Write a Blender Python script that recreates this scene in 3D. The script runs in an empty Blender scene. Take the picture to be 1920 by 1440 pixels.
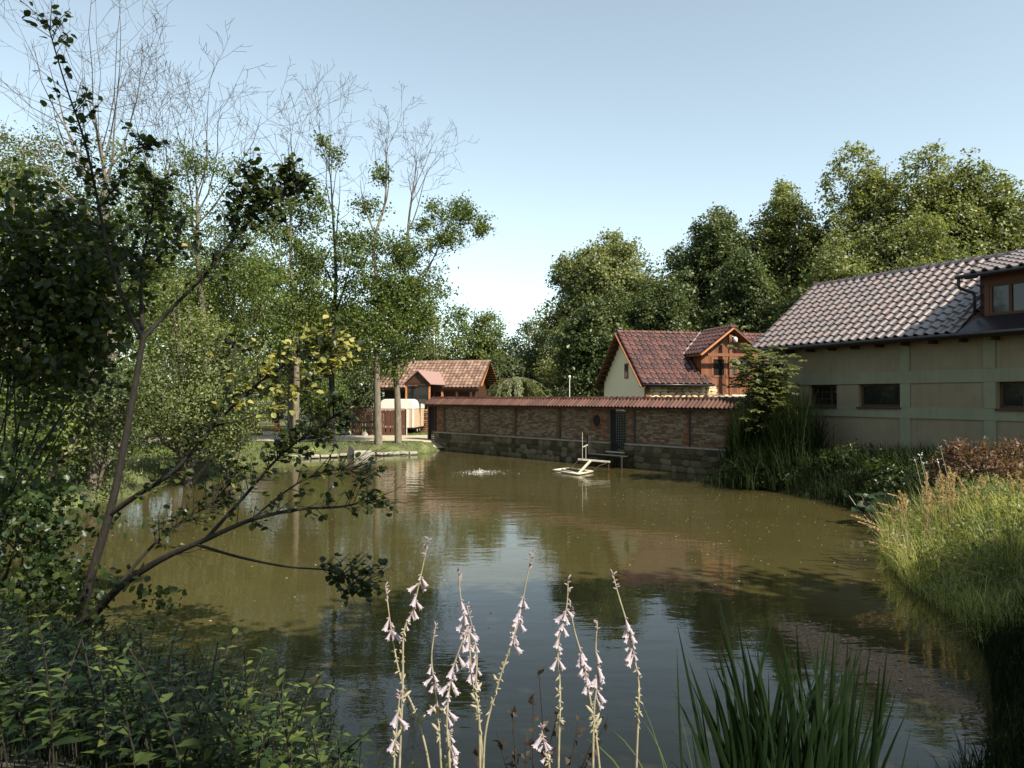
import bpy, math, random
import numpy as np
from mathutils import Vector, Matrix, Euler
random.seed(7); RNG = np.random.default_rng(7)
PI = math.pi; R = math.radians
sc = bpy.context.scene; COL = sc.collection

# ------------------------------------------------------------------ camera, world, sun, exposure
F = 1400.0; HOR = 744.0
cam_d = bpy.data.cameras.new('camera'); cam = bpy.data.objects.new('camera', cam_d); COL.objects.link(cam)
cam_d.lens = 36.0*F/1920; cam_d.sensor_width = 36; cam_d.clip_start = .05; cam_d.clip_end = 5000
PITCH = math.atan((HOR-720)/F); EYE = Vector((0, 0, 3.1))
cam.location = EYE; cam.rotation_euler = (PI/2+PITCH, 0, 0); sc.camera = cam
SUN_EL, SUN_AZ = R(46), math.atan2(-.70, .71)        # azimuth from +x, anticlockwise
SUN = Vector((math.cos(SUN_AZ)*math.cos(SUN_EL), math.sin(SUN_AZ)*math.cos(SUN_EL), math.sin(SUN_EL)))
w = bpy.data.worlds.new('World'); sc.world = w; w.use_nodes = True
nt = w.node_tree; bg = nt.nodes['Background']
sky = nt.nodes.new('ShaderNodeTexSky'); sky.sky_type = 'NISHITA'; sky.sun_disc = False
sky.sun_elevation = SUN_EL; sky.sun_rotation = PI/2 - SUN_AZ
sky.air_density = 1.0; sky.dust_density = .8; sky.ozone_density = 1.0; sky.altitude = 200
hs = nt.nodes.new('ShaderNodeHueSaturation'); hs.inputs['Saturation'].default_value = .6; hs.inputs['Hue'].default_value = .5
nt.links.new(sky.outputs[0], hs.inputs['Color']); tn = nt.nodes.new('ShaderNodeMix'); tn.data_type = 'RGBA'; tn.blend_type = 'MULTIPLY'; tn.inputs[0].default_value = 1; tn.inputs[7].default_value = (.97, 1.05, .98, 1); nt.links.new(hs.outputs[0], tn.inputs[6]); nt.links.new(tn.outputs[2], bg.inputs[0]); bg.inputs[1].default_value = .105
sl = bpy.data.lights.new('sun', 'SUN'); sl.energy = 5.0; sl.angle = R(.53); sl.color = (1, .91, .76)
so = bpy.data.objects.new('sun', sl); COL.objects.link(so); so.rotation_euler = SUN.to_track_quat('Z', 'Y').to_euler()
vs = sc.view_settings; sc.display_settings.display_device = 'sRGB'
vs.view_transform = 'Standard'; vs.look = 'None'; vs.gamma = 1; vs.use_curve_mapping = False; vs.exposure = 1.15
sc.cycles.max_bounces = 6; sc.cycles.diffuse_bounces = 3; sc.cycles.transparent_max_bounces = 6

def at(px, py, d):
    """point whose view ray passes the photo's pixel, at distance d north of the camera"""
    c, s = math.cos(PITCH), math.sin(PITCH); u = (720-py)/F
    y = c - s*u; z = s + c*u
    k = d/y
    return Vector(((px-960)/F*k, d, EYE.z + z*k))

# ------------------------------------------------------------------ materials
def new_mat(name):
    m = bpy.data.materials.new(name); m.use_nodes = True
    return m, m.node_tree, m.node_tree.nodes['Principled BSDF']
def ramp(nt, cols, fac, interp='LINEAR'):
    r = nt.nodes.new('ShaderNodeValToRGB'); e = r.color_ramp.elements; r.color_ramp.interpolation = interp
    while len(e) < len(cols): e.new(.5)
    for i, (p, c) in enumerate(cols): e[i].position = p; e[i].color = (*c, 1)
    nt.links.new(fac, r.inputs[0]); return r.outputs[0]
def noise(nt, scale, detail=4, rough=.6, coord='Object', stretch=None):
    tc = nt.nodes.new('ShaderNodeTexCoord'); n = nt.nodes.new('ShaderNodeTexNoise')
    n.inputs['Scale'].default_value = scale; n.inputs['Detail'].default_value = detail; n.inputs['Roughness'].default_value = rough
    src = tc.outputs[coord]
    if stretch:
        mp = nt.nodes.new('ShaderNodeMapping'); mp.inputs['Scale'].default_value = stretch; nt.links.new(src, mp.inputs[0]); src = mp.outputs[0]
    nt.links.new(src, n.inputs['Vector']); return n.outputs['Fac']
def math_n(nt, op, a, b):
    m = nt.nodes.new('ShaderNodeMath'); m.operation = op
    for i, v in enumerate((a, b)):
        if isinstance(v, (int, float)): m.inputs[i].default_value = v
        else: nt.links.new(v, m.inputs[i])
    return m.outputs[0]
def simple(name, cols, rough=.7, scale=6, bump=0, rand=None, spec=.4, metallic=0, stretch=None, coord='Object', detail=4, coat=0, lo=.25, hi=.75):
    """cols: 2+ colours blended by noise; rand None | 'island' | 'object' mixes in a random value"""
    m, nt, b = new_mat(name)
    n = noise(nt, scale, detail, stretch=stretch, coord=coord); fac = n
    if rand:
        if rand == 'island': g = nt.nodes.new('ShaderNodeNewGeometry'); rv = g.outputs['Random Per Island']
        else: g = nt.nodes.new('ShaderNodeObjectInfo'); rv = g.outputs['Random']
        fac = math_n(nt, 'ADD', math_n(nt, 'MULTIPLY', n, .4), math_n(nt, 'MULTIPLY', rv, .6))
    k = len(cols)
    c = ramp(nt, [(lo+(hi-lo)*i/(k-1), cols[i]) for i in range(k)], fac)
    nt.links.new(c, b.inputs['Base Color'])
    b.inputs['Roughness'].default_value = rough; b.inputs['Specular IOR Level'].default_value = spec; b.inputs['Metallic'].default_value = metallic
    b.inputs['Coat Weight'].default_value = coat
    if bump:
        bp = nt.nodes.new('ShaderNodeBump'); bp.inputs['Strength'].default_value = min(1, bump*2); bp.inputs['Distance'].default_value = .02
        nt.links.new(n, bp.inputs['Height']); nt.links.new(bp.outputs[0], b.inputs['Normal'])
    return m
def leafmat(name, cols, trans=.35, rough=.45, spec=.35, scale=.9):
    m, nt, b = new_mat(name)
    g = nt.nodes.new('ShaderNodeNewGeometry'); n = noise(nt, scale, 3)
    fac = math_n(nt, 'ADD', math_n(nt, 'MULTIPLY', n, .6), math_n(nt, 'MULTIPLY', g.outputs['Random Per Island'], .4))
    k = len(cols); c = ramp(nt, [(.22+.56*i/(k-1), cols[i]) for i in range(k)], fac)
    nt.links.new(c, b.inputs['Base Color']); b.inputs['Roughness'].default_value = rough; b.inputs['Specular IOR Level'].default_value = spec
    t = nt.nodes.new('ShaderNodeBsdfTranslucent'); tm = nt.nodes.new('ShaderNodeMix'); tm.data_type = 'RGBA'; tm.blend_type = 'MULTIPLY'
    tm.inputs[0].default_value = 1; nt.links.new(c, tm.inputs[6]); tm.inputs[7].default_value = (1.5, 1.5, .6, 1); nt.links.new(tm.outputs[2], t.inputs[0])
    mx = nt.nodes.new('ShaderNodeMixShader'); mx.inputs[0].default_value = trans
    nt.links.new(b.outputs[0], mx.inputs[1]); nt.links.new(t.outputs[0], mx.inputs[2])
    nt.links.new(mx.outputs[0], nt.nodes['Material Output'].inputs[0]); return m

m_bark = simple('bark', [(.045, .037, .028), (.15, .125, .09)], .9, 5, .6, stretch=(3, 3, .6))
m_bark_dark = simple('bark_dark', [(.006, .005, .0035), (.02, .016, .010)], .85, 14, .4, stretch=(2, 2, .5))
m_bark_sun = simple('bark_sun', [(.06, .048, .034), (.19, .16, .115)], .9, 5, .6, stretch=(3, 3, .6))  # lighter copy of bark, sunlight on the trunks put into its colour
m_twig = simple('twig_pale', [(.03, .024, .018), (.08, .065, .05)], .9, 3)
m_leaf_poplar = leafmat('leaf_poplar', [(.05, .066, .024), (.125, .145, .05), (.23, .24, .095)], .4)
m_leaf_deep = leafmat('leaf_deep', [(.024, .04, .014), (.058, .08, .027), (.12, .14, .052)])
m_leaf_pale = leafmat('leaf_pale', [(.05, .06, .022), (.10, .115, .04), (.16, .16, .06)])
m_leaf_ash = leafmat('leaf_ash', [(.028, .050, .012), (.078, .112, .026), (.17, .20, .05)], .4)
m_leaf_hop = leafmat('leaf_hop', [(.04, .06, .018), (.11, .135, .045), (.20, .22, .08)], .35, .4)
m_leaf_speck = leafmat('dry_leaf', [(.25, .2, .1), (.4, .36, .24)], .1, .6)
m_leaf_fore = leafmat('leaf_foreground', [(.012, .022, .007), (.03, .046, .012), (.085, .10, .022)], .4, .4, scale=2)  # darkened so deep shade among these leaves sits in the colour
m_leaf_yel = leafmat('leaf_yellow', [(.13, .15, .04), (.26, .26, .075), (.42, .36, .13)], .45, .5, scale=3)
m_leaf_rust = leafmat('leaf_rust', [(.06, .04, .02), (.13, .07, .035), (.18, .11, .05)], .3, .6)
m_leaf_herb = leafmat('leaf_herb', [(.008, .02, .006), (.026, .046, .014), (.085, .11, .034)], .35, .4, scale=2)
m_grass_shaded = leafmat('grass_shaded', [(.006, .012, .004), (.013, .023, .007), (.03, .04, .012)], .2, .8, .1)  # shade of the banks and barn foot put into the blade colour
m_grass_sun = leafmat('grass_sun', [(.14, .17, .045), (.32, .32, .12), (.62, .60, .32)], .5, .5, scale=2.5)  # lit copy: sunlight on the mound put into the blade colour
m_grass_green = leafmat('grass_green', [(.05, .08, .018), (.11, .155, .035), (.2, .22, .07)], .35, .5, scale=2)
m_iris = leafmat('iris_blade', [(.005, .012, .005), (.009, .02, .007), (.022, .038, .011)], .3, .35, scale=2)
m_seed = leafmat('seed_head', [(.28, .20, .12), (.46, .36, .23)], .4, .8, scale=8)
m_stalk = simple('flower_stalk_green', [(.15, .13, .08), (.30, .27, .19)], .6, 30)
m_petal = leafmat('petal_lilac', [(.26, .21, .30), (.42, .36, .46), (.56, .51, .56)], .4, .5, scale=30)
m_bud = leafmat('bud_mauve', [(.16, .10, .14), (.38, .30, .33)], .2, .6, scale=40)
m_tile_main = simple('glazed_tile_brown', [(.036, .015, .011), (.055, .019, .014), (.085, .031, .023)], .42, 7, 0, 'object', spec=.9)
m_ridge = simple('matt_ridge_tile', [(.06, .022, .017), (.10, .04, .03)], .7, 7, 0, 'object', spec=.3)
m_tile_barn = simple('glazed_tile_barn', [(.042, .022, .014), (.058, .027, .017), (.08, .038, .024)], .42, 7, 0, 'object', spec=1.0, coat=1)
m_tile_barn.node_tree.nodes['Principled BSDF'].inputs['Coat Roughness'].default_value = .4; m_tile_barn.node_tree.nodes['Principled BSDF'].inputs['Coat IOR'].default_value = 1.9
m_tile_wall = simple('clay_tile_wall', [(.04, .016, .011), (.06, .024, .016), (.085, .036, .025)], .6, 7, 0, 'object', spec=.2)
m_tile_hut = simple('clay_tile_hut', [(.10, .058, .04), (.21, .135, .098)], .6, 2, 0, 'island')
m_brick = simple('old_brick', [(.11, .062, .038), (.17, .10, .06), (.20, .145, .09), (.26, .21, .14)], .9, 10, .2, 'island')
m_brick_red = simple('red_brick', [(.13, .052, .028), (.20, .085, .043), (.24, .12, .065)], .9, 10, .2, 'island')
m_mortar = simple('mortar', [(.06, .05, .034), (.11, .092, .063)], .95, 4, .3)
m_stone = simple('rubble_stone', [(.055, .043, .026), (.10, .08, .048), (.17, .137, .085)], .95, 9, .4, 'object', spec=.08)  # albedo lowered: shade along the wall foot is in the colour
m_stone_warm = simple('sandstone', [(.30, .20, .11), (.45, .34, .20), (.55, .44, .28)], .9, 9, .4, 'object')
m_plaster_green = simple('plaster_green', [(.215, .21, .135), (.25, .245, .16)], .9, 1.2, .05)
m_plaster_tan = simple('plaster_tan', [(.225, .18, .115), (.265, .215, .14)], .9, 1.5, .15)
def weather(m, amt=.35):
    nt = m.node_tree; b = nt.nodes['Principled BSDF']; src = b.inputs['Base Color'].links[0].from_socket
    st = noise(nt, 2.2, 6, .7, stretch=(3.5, 3.5, .25)); bl = noise(nt, .8, 5, .7)
    f = ramp(nt, [(.38, (1-amt,)*3), (.56, (1, 1, 1))], math_n(nt, 'ADD', math_n(nt, 'MULTIPLY', st, .55), math_n(nt, 'MULTIPLY', bl, .45)))
    mx = nt.nodes.new('ShaderNodeMix'); mx.data_type = 'RGBA'; mx.blend_type = 'MULTIPLY'; mx.inputs[0].default_value = 1
    nt.links.new(src, mx.inputs[6]); nt.links.new(f, mx.inputs[7]); nt.links.new(mx.outputs[2], b.inputs['Base Color'])
weather(m_plaster_green, .14); weather(m_plaster_tan, .16)
m_plaster_cream = simple('plaster_cream', [(.86, .76, .50), (.90, .81, .57)], .9, 1.0, .03)
m_wood_fence = simple('fence_wood', [(.045, .014, .009), (.085, .028, .017)], .7, 3, .2, 'island', stretch=(6, 6, .5))
m_wood_dorm = simple('dormer_wood', [(.05, .017, .009), (.10, .035, .017)], .6, 3, .2, 'island', stretch=(6, 6, .5))  # darker copy of the stained wood, shade on the dormer put into it
m_wood_red = simple('stained_wood', [(.10, .033, .014), (.19, .07, .028)], .6, 3, .2, 'island', stretch=(6, 6, .5))
m_wood_dark = simple('dark_wood', [(.03, .014, .009), (.07, .03, .016)], .6, 3, .2, 'island', stretch=(6, 6, .5))
m_wood_orange = simple('orange_wood', [(.35, .14, .05), (.48, .22, .09)], .6, 5)
m_gutter = simple('dark_metal', [(.018, .016, .018), (.035, .03, .032)], .4, 5, metallic=.4)
m_apron = simple('metal_sheet', [(.03, .025, .028), (.05, .04, .042)], .35, 2, metallic=.5)
m_sheet = simple('bitumen_sheet', [(.20, .12, .11), (.27, .17, .15)], .7, 5)
m_white = simple('white_paint', [(.5, .49, .45), (.62, .60, .56)], .5, 3)
m_pipe = simple('pale_pipe', [(.32, .29, .22), (.5, .46, .37)], .5, 8)
m_tan = simple('tan_panel', [(.42, .30, .20), (.48, .36, .25)], .6, 4)
m_canvas = simple('parasol_canvas', [(.60, .52, .42), (.70, .62, .52)], .9, 4)
m_concrete = simple('concrete', [(.20, .19, .16), (.34, .32, .27)], .9, 6, .3)
m_path = simple('sand_path', [(.26, .215, .15), (.38, .33, .245)], .95, 1.3, .2, detail=8)
m_soil = simple('soil', [(.05, .04, .025), (.12, .095, .06)], .95, 5, .3)
m_black = simple('black_void', [(.01, .01, .01), (.015, .014, .012)], .9, 3)
m_foam = simple('foam', [(.7, .7, .66), (.85, .85, .8)], .4, 10)
m_rock = simple('rock', [(.25, .22, .17), (.42, .38, .31)], .9, 5, .4, 'object')
def glassmat():
    m, nt, b = new_mat('window_glass'); b.inputs['Base Color'].default_value = (.012, .014, .014, 1); b.inputs['Roughness'].default_value = .04
    b.inputs['Specular IOR Level'].default_value = .5
    bp = nt.nodes.new('ShaderNodeBump'); bp.inputs['Strength'].default_value = .06; nt.links.new(noise(nt, 2.5, 1), bp.inputs['Height']); nt.links.new(bp.outputs[0], b.inputs['Normal'])
    return m
m_glass = glassmat()

# ------------------------------------------------------------------ object helpers
def tag(o, label=None, cat=None, group=None, kind=None):
    if label: o['label'] = label
    if cat: o['category'] = cat
    if group: o['group'] = group
    if kind: o['kind'] = kind
    return o
def root(name, loc, rz, label, cat, group=None):
    o = bpy.data.objects.new(name, None); COL.objects.link(o); o.empty_display_size = .3
    o.location = loc; o.rotation_euler = (0, 0, rz); return tag(o, label, cat, group)
def link(name, me, parent=None, loc=None, rot=None, scale=None):
    o = bpy.data.objects.new(name, me); COL.objects.link(o)
    if parent: o.parent = parent
    if loc is not None: o.location = loc
    if rot is not None: o.rotation_euler = rot
    if scale is not None: o.scale = scale
    return o
def np_mesh(name, V, Fc, mat, smooth=False):
    V = np.asarray(V, dtype=np.float32).reshape(-1, 3); Fc = np.asarray(Fc, dtype=np.int32); k = Fc.shape[1]; n = len(Fc)
    me = bpy.data.meshes.new(name); me.vertices.add(len(V)); me.vertices.foreach_set('co', V.ravel())
    me.loops.add(n*k); me.loops.foreach_set('vertex_index', Fc.ravel())
    me.polygons.add(n); me.polygons.foreach_set('loop_start', np.arange(0, n*k, k, dtype=np.int32))
    if smooth: me.polygons.foreach_set('use_smooth', np.ones(n, dtype=bool))
    me.update(calc_edges=True); me.materials.append(mat); return me
class MB:
    def __init__(s): s.v = []; s.f = []
    def add(s, vs, fs):
        o = len(s.v); s.v += [tuple(v) for v in vs]; s.f += [tuple(i+o for i in f) for f in fs]; return s
    def box(s, x0, x1, y0, y1, z0, z1):
        return s.add([(x0,y0,z0),(x1,y0,z0),(x1,y1,z0),(x0,y1,z0),(x0,y0,z1),(x1,y0,z1),(x1,y1,z1),(x0,y1,z1)],
                     [(0,3,2,1),(4,5,6,7),(0,1,5,4),(1,2,6,5),(2,3,7,6),(3,0,4,7)])
    def bar(s, p, q, wd, ht=None, up=(0,0,1)):
        p = Vector(p); q = Vector(q); d = (q-p).normalized(); ht = ht or wd
        a = d.cross(Vector(up)); a = a.normalized() if a.length > 1e-4 else Vector((1,0,0)); b = a.cross(d).normalized()
        vs = [c + a*sx*wd/2 + b*sz*ht/2 for c in (p, q) for sx, sz in ((-1,-1),(1,-1),(1,1),(-1,1))]
        return s.add(vs, [(0,1,2,3),(7,6,5,4),(0,4,5,1),(1,5,6,2),(2,6,7,3),(3,7,4,0)])
    def tube(s, pts, r, n=8, cap=True):
        pts = [Vector(p) for p in pts]; rs = r if hasattr(r, '__len__') else [r]*len(pts); vs = []; fs = []
        ref = Vector((0,0,1)) if abs((pts[-1]-pts[0]).normalized().z) < .9 else Vector((1,0,0))
        for i, p in enumerate(pts):
            d = (pts[min(i+1, len(pts)-1)]-pts[max(i-1, 0)]).normalized(); a = d.cross(ref).normalized(); b = a.cross(d)
            vs += [p + (a*math.cos(2*PI*k/n)+b*math.sin(2*PI*k/n))*rs[i] for k in range(n)]
        for i in range(len(pts)-1):
            fs += [(i*n+k, i*n+(k+1) % n, (i+1)*n+(k+1) % n, (i+1)*n+k) for k in range(n)]
        if cap: fs += [tuple(range(n))[::-1], tuple(range((len(pts)-1)*n, len(pts)*n))]
        return s.add(vs, fs)
    def prism(s, poly, d0, d1, axis='y'):
        """poly of 2D (a,b) points extruded along axis"""
        n = len(poly); P = {'y': lambda a, b, d: (a, d, b), 'x': lambda a, b, d: (d, a, b), 'z': lambda a, b, d: (a, b, d)}[axis]
        return s.add([P(a, b, d0) for a, b in poly]+[P(a, b, d1) for a, b in poly],
                     [tuple(range(n)), tuple(range(2*n-1, n-1, -1))]+[(i, i+n, (i+1) % n+n, (i+1) % n) for i in range(n)])
    def build(s, name, mat, parent=None, smooth=False, bevel=0):
        me = bpy.data.meshes.new(name); me.from_pydata(s.v, [], s.f); me.materials.append(mat)
        if smooth:
            me.polygons.foreach_set('use_smooth', [True]*len(me.polygons))
        me.update(); o = link(name, me, parent)
        if bevel:
            b = o.modifiers.new('bevel', 'BEVEL'); b.width = bevel; b.segments = 2; b.limit_method = 'ANGLE'
        return o
def unit(a): return a/np.maximum(np.linalg.norm(a, axis=-1, keepdims=True), 1e-9)
def seg_tubes(segs, sides=4):
    """segs: list of (p0, p1, r0, r1) -> verts, quads; vectorised"""
    p0 = np.array([s[0] for s in segs], float); p1 = np.array([s[1] for s in segs], float)
    r0 = np.array([s[2] for s in segs]); r1 = np.array([s[3] for s in segs])
    d = unit(p1-p0); ref = np.where(np.abs(d[:, 2:3]) > .9, [[1., 0, 0]], [[0, 0, 1.]]); a = unit(np.cross(d, ref)); b = np.cross(a, d)
    p1 = p1 + d*(r1[:, None]*.4)
    ang = np.arange(sides)*2*PI/sides; ca = np.cos(ang)[None, :, None]; sa = np.sin(ang)[None, :, None]
    ring = a[:, None]*ca + b[:, None]*sa
    V = np.concatenate([p0[:, None]+ring*r0[:, None, None], p1[:, None]+ring*r1[:, None, None]], 1)
    k = np.arange(sides); q = np.stack([k, (k+1) % sides, (k+1) % sides+sides, k+sides], 1)
    Fc = (q[None]+(np.arange(len(segs))*2*sides)[:, None, None]).reshape(-1, 4)
    return V.reshape(-1, 3), Fc
LEAF4 = (np.array([[0, 0, 0], [.36, .45, .10], [0, 1, -.06], [-.36, .45, .10]]), [[0, 1, 2, 3]])
LEAF_T = (np.array([[0, 0, 0], [.36, .45, .12], [0, 1, -.06], [-.36, .45, .12]]), [[0, 1, 2], [0, 2, 3]])
LEAF_RND = (np.array([[0, 0, 0], [.26, .16, .05], [.44, .48, .08], [.24, .85, .02], [0, 1.0, -.10], [-.24, .85, .02], [-.44, .48, .08], [-.26, .16, .05], [0, .5, -.02]]),
            [[8, 0, 1], [8, 1, 2], [8, 2, 3], [8, 3, 4], [8, 4, 5], [8, 5, 6], [8, 6, 7], [8, 7, 0]])
LEAF_LANCE = (np.array([[0, 0, 0], [.17, .22, .05], [.2, .5, .03], [0, 1, -.18], [-.2, .5, .03], [-.17, .22, .05], [0, .5, -.03], [0, .22, 0]]),
              [[0, 1, 7], [7, 1, 6], [1, 2, 6], [6, 2, 3], [6, 3, 4], [6, 4, 5], [6, 5, 7], [7, 5, 0]])
def leaves(C, N, S, shape=LEAF_T, D=None):
    """leaf at each C (n,3), normal N, size S, optional growth direction D"""
    T, Fc = shape; C = np.asarray(C, float); n = len(C); N = unit(np.asarray(N, float))
    D = RNG.normal(size=(n, 3)) if D is None else np.asarray(D, float)
    D = unit(D - N*np.sum(D*N, 1, keepdims=True)); X = np.cross(D, N)
    V = C[:, None]+S[:, None, None]*(T[None, :, 0:1]*X[:, None]+T[None, :, 1:2]*D[:, None]+T[None, :, 2:3]*N[:, None])
    Fa = (np.array(Fc)[None]+(np.arange(n)*len(T))[:, None, None]).reshape(-1, len(Fc[0]))
    return V.reshape(-1, 3), Fa
def blades(B, H, W, L, droop=.35, segs=4, az=None):
    """grass blades: base (n,3), height, width, lean distance"""
    n = len(B); az = RNG.uniform(0, 2*PI, n) if az is None else az
    t = np.linspace(0, 1, segs+1); dx = np.cos(az); dy = np.sin(az)
    hz = (t - droop*t**3*np.minimum(1.6, L/np.maximum(H, .01))[:, None]) if True else t
    out = t**2
    P = np.stack([B[:, 0:1]+dx[:, None]*L[:, None]*out, B[:, 1:2]+dy[:, None]*L[:, None]*out, B[:, 2:3]+H[:, None]*hz], 2)
    wa = az+PI/2+RNG.uniform(-.6, .6, n); side = np.stack([np.cos(wa), np.sin(wa), np.zeros(n)], 1)
    wt = np.array([(1-.85*x**1.7) for x in t]); wt[-1] = .04
    A = P+side[:, None]*(W[:, None]*wt[None]/2)[:, :, None]; Bv = P-side[:, None]*(W[:, None]*wt[None]/2)[:, :, None]
    V = np.stack([A, Bv], 2).reshape(n, -1, 3)
    q = np.array([[2*i, 2*i+1, 2*i+3, 2*i+2] for i in range(segs)])
    return V.reshape(-1, 3), (q[None]+(np.arange(n)*2*(segs+1))[:, None, None]).reshape(-1, 4)
def join(parts):
    V = []; Fc = []; o = 0
    for v, f in parts: V.append(v); Fc.append(np.asarray(f)+o); o += len(v)
    return np.concatenate(V), np.concatenate(Fc)

# ------------------------------------------------------------------ terrain and pond
SHORE = np.array([(-40, 12), (-14, 12.6), (-8, 11), (-5.6, 9.3), (-3.4, 7.6), (-1.4, 6.1), (.5, 5.4), (2, 5.2), (3.2, 5.5), (4.3, 6.5), (5.5, 8.4), (6.2, 10.0), (6.5, 12), (7.1, 14),
    (8.4, 16.8), (9.6, 19.6), (9.4, 22), (8.6, 25), (8.0, 27.6), (8.6, 29.2), (-3.9, 43.6), (-4.6, 41.6), (-5.4, 40.2), (-8, 39.2), (-10.5, 37.2), (-12, 33.5), (-12.4, 28), (-11.8, 23.5), (-12.5, 19.8), (-15, 18), (-40, 17)], float)
def sdist(x, y):
    """distance to the shore, positive on land"""
    x = np.asarray(x, float); y = np.asarray(y, float); best = np.full(x.shape, 1e9); inside = np.zeros(x.shape, bool)
    n = len(SHORE)
    for i in range(n):
        ax, ay = SHORE[i]; bx, by = SHORE[(i+1) % n]; ex, ey = bx-ax, by-ay
        t = np.clip(((x-ax)*ex+(y-ay)*ey)/(ex*ex+ey*ey), 0, 1); best = np.minimum(best, np.hypot(x-ax-t*ex, y-ay-t*ey))
        c = ((ay > y) != (by > y)) & (x < (bx-ax)*(y-ay)/((by-ay) if by != ay else 1e-9)+ax); inside ^= c
    return np.where(inside, -best, best)
def sm(t): t = np.clip(t, 0, 1); return t*t*(3-2*t)
def ground(x, y):
    x = np.asarray(x, float); y = np.asarray(y, float); d = sdist(x, y)
    H = .5 + 1.1*sm((13-y)/6)
    H = np.maximum(H, .5+.45*sm((x-5)/2)*sm((26-y)/4))
    near = sm((14-y)/5)*(1-sm((x-4)/1.5)); S = .9 + 2.7*near + 1.0*sm((x-4)/2)*sm((24-y)/5)
    z = H*sm(d/S) + .02
    z = z + .05*np.sin(x*1.7+y*.6)*np.sin(y*1.3-x*.4)*sm((d-1)/2)*sm((20-y)/6)
    far = np.hypot(x, y); z = z + 3*sm((far-150)/600)
    return np.where(d > 0, z, np.maximum(-.8, .02+d*.7))
def gz(x, y): return float(ground(np.array([x]), np.array([y]))[0])
def axis(lo, hi, c0, c1, fine, grow=1.35):
    a = list(np.arange(c0, c1+1e-6, fine)); s = fine
    while a[-1] < hi: s *= grow; a.append(a[-1]+s)
    s = fine
    while a[0] > lo: s *= grow; a.insert(0, a[0]-s)
    return np.array(a)
xs = axis(-2500, 2500, -17, 16, .28); ys = axis(-2500, 2500, -4, 50, .28)
GX, GY = np.meshgrid(xs, ys); GZ = ground(GX, GY); nx = len(xs); ny = len(ys)
idx = np.arange(nx*ny).reshape(ny, nx)
Fq = np.stack([idx[:-1, :-1], idx[:-1, 1:], idx[1:, 1:], idx[1:, :-1]], -1).reshape(-1, 4)
def terrain_mat():
    m, nt, b = new_mat('bank_ground')
    c1 = ramp(nt, [(.35, (.045, .035, .022)), (.5, (.055, .065, .02)), (.62, (.10, .12, .035)), (.72, (.20, .16, .08))], noise(nt, 1.1, 8, .65))
    nt.links.new(c1, b.inputs['Base Color']); b.inputs['Roughness'].default_value = .95
    bp = nt.nodes.new('ShaderNodeBump'); bp.inputs['Strength'].default_value = .5; bp.inputs['Distance'].default_value = .05
    nt.links.new(noise(nt, 9, 6, .7), bp.inputs['Height']); nt.links.new(bp.outputs[0], b.inputs['Normal']); return m
tag(link('ground', np_mesh('ground', np.stack([GX, GY, GZ], -1), Fq, terrain_mat(), True)), kind='structure')

SPL = at(902, 886, 30.6)     # splash on the pond
def water_mat():
    m, nt, b = new_mat('pond_water')
    c = ramp(nt, [(.3, (.038, .033, .0125)), (.7, (.05, .043, .0165))], noise(nt, .25, 3))
    nt.links.new(c, b.inputs['Base Color']); b.inputs['Roughness'].default_value = .02; b.inputs['IOR'].default_value = 1.29; b.inputs['Specular IOR Level'].default_value = .5
    tc = nt.nodes.new('ShaderNodeTexCoord')
    # fine ripples, broad swell, and rings that spread from the splash
    n1 = noise(nt, 2.2, 3, .55, stretch=(.55, 1.25, 1)); n2 = noise(nt, .7, 2, .5, stretch=(.5, 1.6, 1)); n3 = noise(nt, 9, 2, .5, stretch=(.7, 1.2, 1))
    v = nt.nodes.new('ShaderNodeVectorMath'); v.operation = 'DISTANCE'; nt.links.new(tc.outputs['Object'], v.inputs[0]); v.inputs[1].default_value = (SPL.x, SPL.y, 0)
    wob = math_n(nt, 'ADD', v.outputs['Value'], math_n(nt, 'MULTIPLY', n2, .9))
    ring = math_n(nt, 'SINE', math_n(nt, 'MULTIPLY', wob, 9.0), 0)
    fall = nt.nodes.new('ShaderNodeMapRange'); fall.inputs[1].default_value = 1.; fall.inputs[2].default_value = 17; fall.inputs[3].default_value = 1; fall.inputs[4].default_value = 0; nt.links.new(v.outputs['Value'], fall.inputs[0])
    f2 = math_n(nt, 'POWER', fall.outputs[0], 1.6)
    hgt = math_n(nt, 'ADD', math_n(nt, 'MULTIPLY', n1, .8), math_n(nt, 'MULTIPLY', n2, 1.0))
    hgt = math_n(nt, 'MULTIPLY', hgt, math_n(nt, 'ADD', math_n(nt, 'MULTIPLY', f2, .55), .22))
    hgt = math_n(nt, 'ADD', hgt, math_n(nt, 'MULTIPLY', n3, .035))
    hgt = math_n(nt, 'ADD', hgt, math_n(nt, 'MULTIPLY', math_n(nt, 'MULTIPLY', ring, f2), .07))
    bp = nt.nodes.new('ShaderNodeBump'); bp.inputs['Strength'].default_value = 1; bp.inputs['Distance'].default_value = .02
    nt.links.new(hgt, bp.inputs['Height']); nt.links.new(bp.outputs[0], b.inputs['Normal']); return m
tag(MB().add([(-45, 4, 0), (14, 4, 0), (14, 46, 0), (-45, 46, 0)], [(0, 1, 2, 3)]).build('pond_water', water_mat()), kind='structure')
# sandy path along the far bank
pv = []; NP = 40
for i in range(NP+1):
    t = i/NP; x = -34+33*t; c = 42.0+4.5*sm(np.array((x+30)/18)) ; wd = 3.3+.25*math.sin(i*1.3)
    for k in range(5):
        yy = c-wd+2*wd*k/4 + .12*math.sin(i*2.1+k*9); pv.append((x, yy, float(ground(x, yy))+.03))
pf = [(i*5+k, (i+1)*5+k, (i+1)*5+k+1, i*5+k+1) for i in range(NP) for k in range(4)]
tag(link('path', np_mesh('path', pv, pf, m_path, True)), kind='structure')

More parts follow.
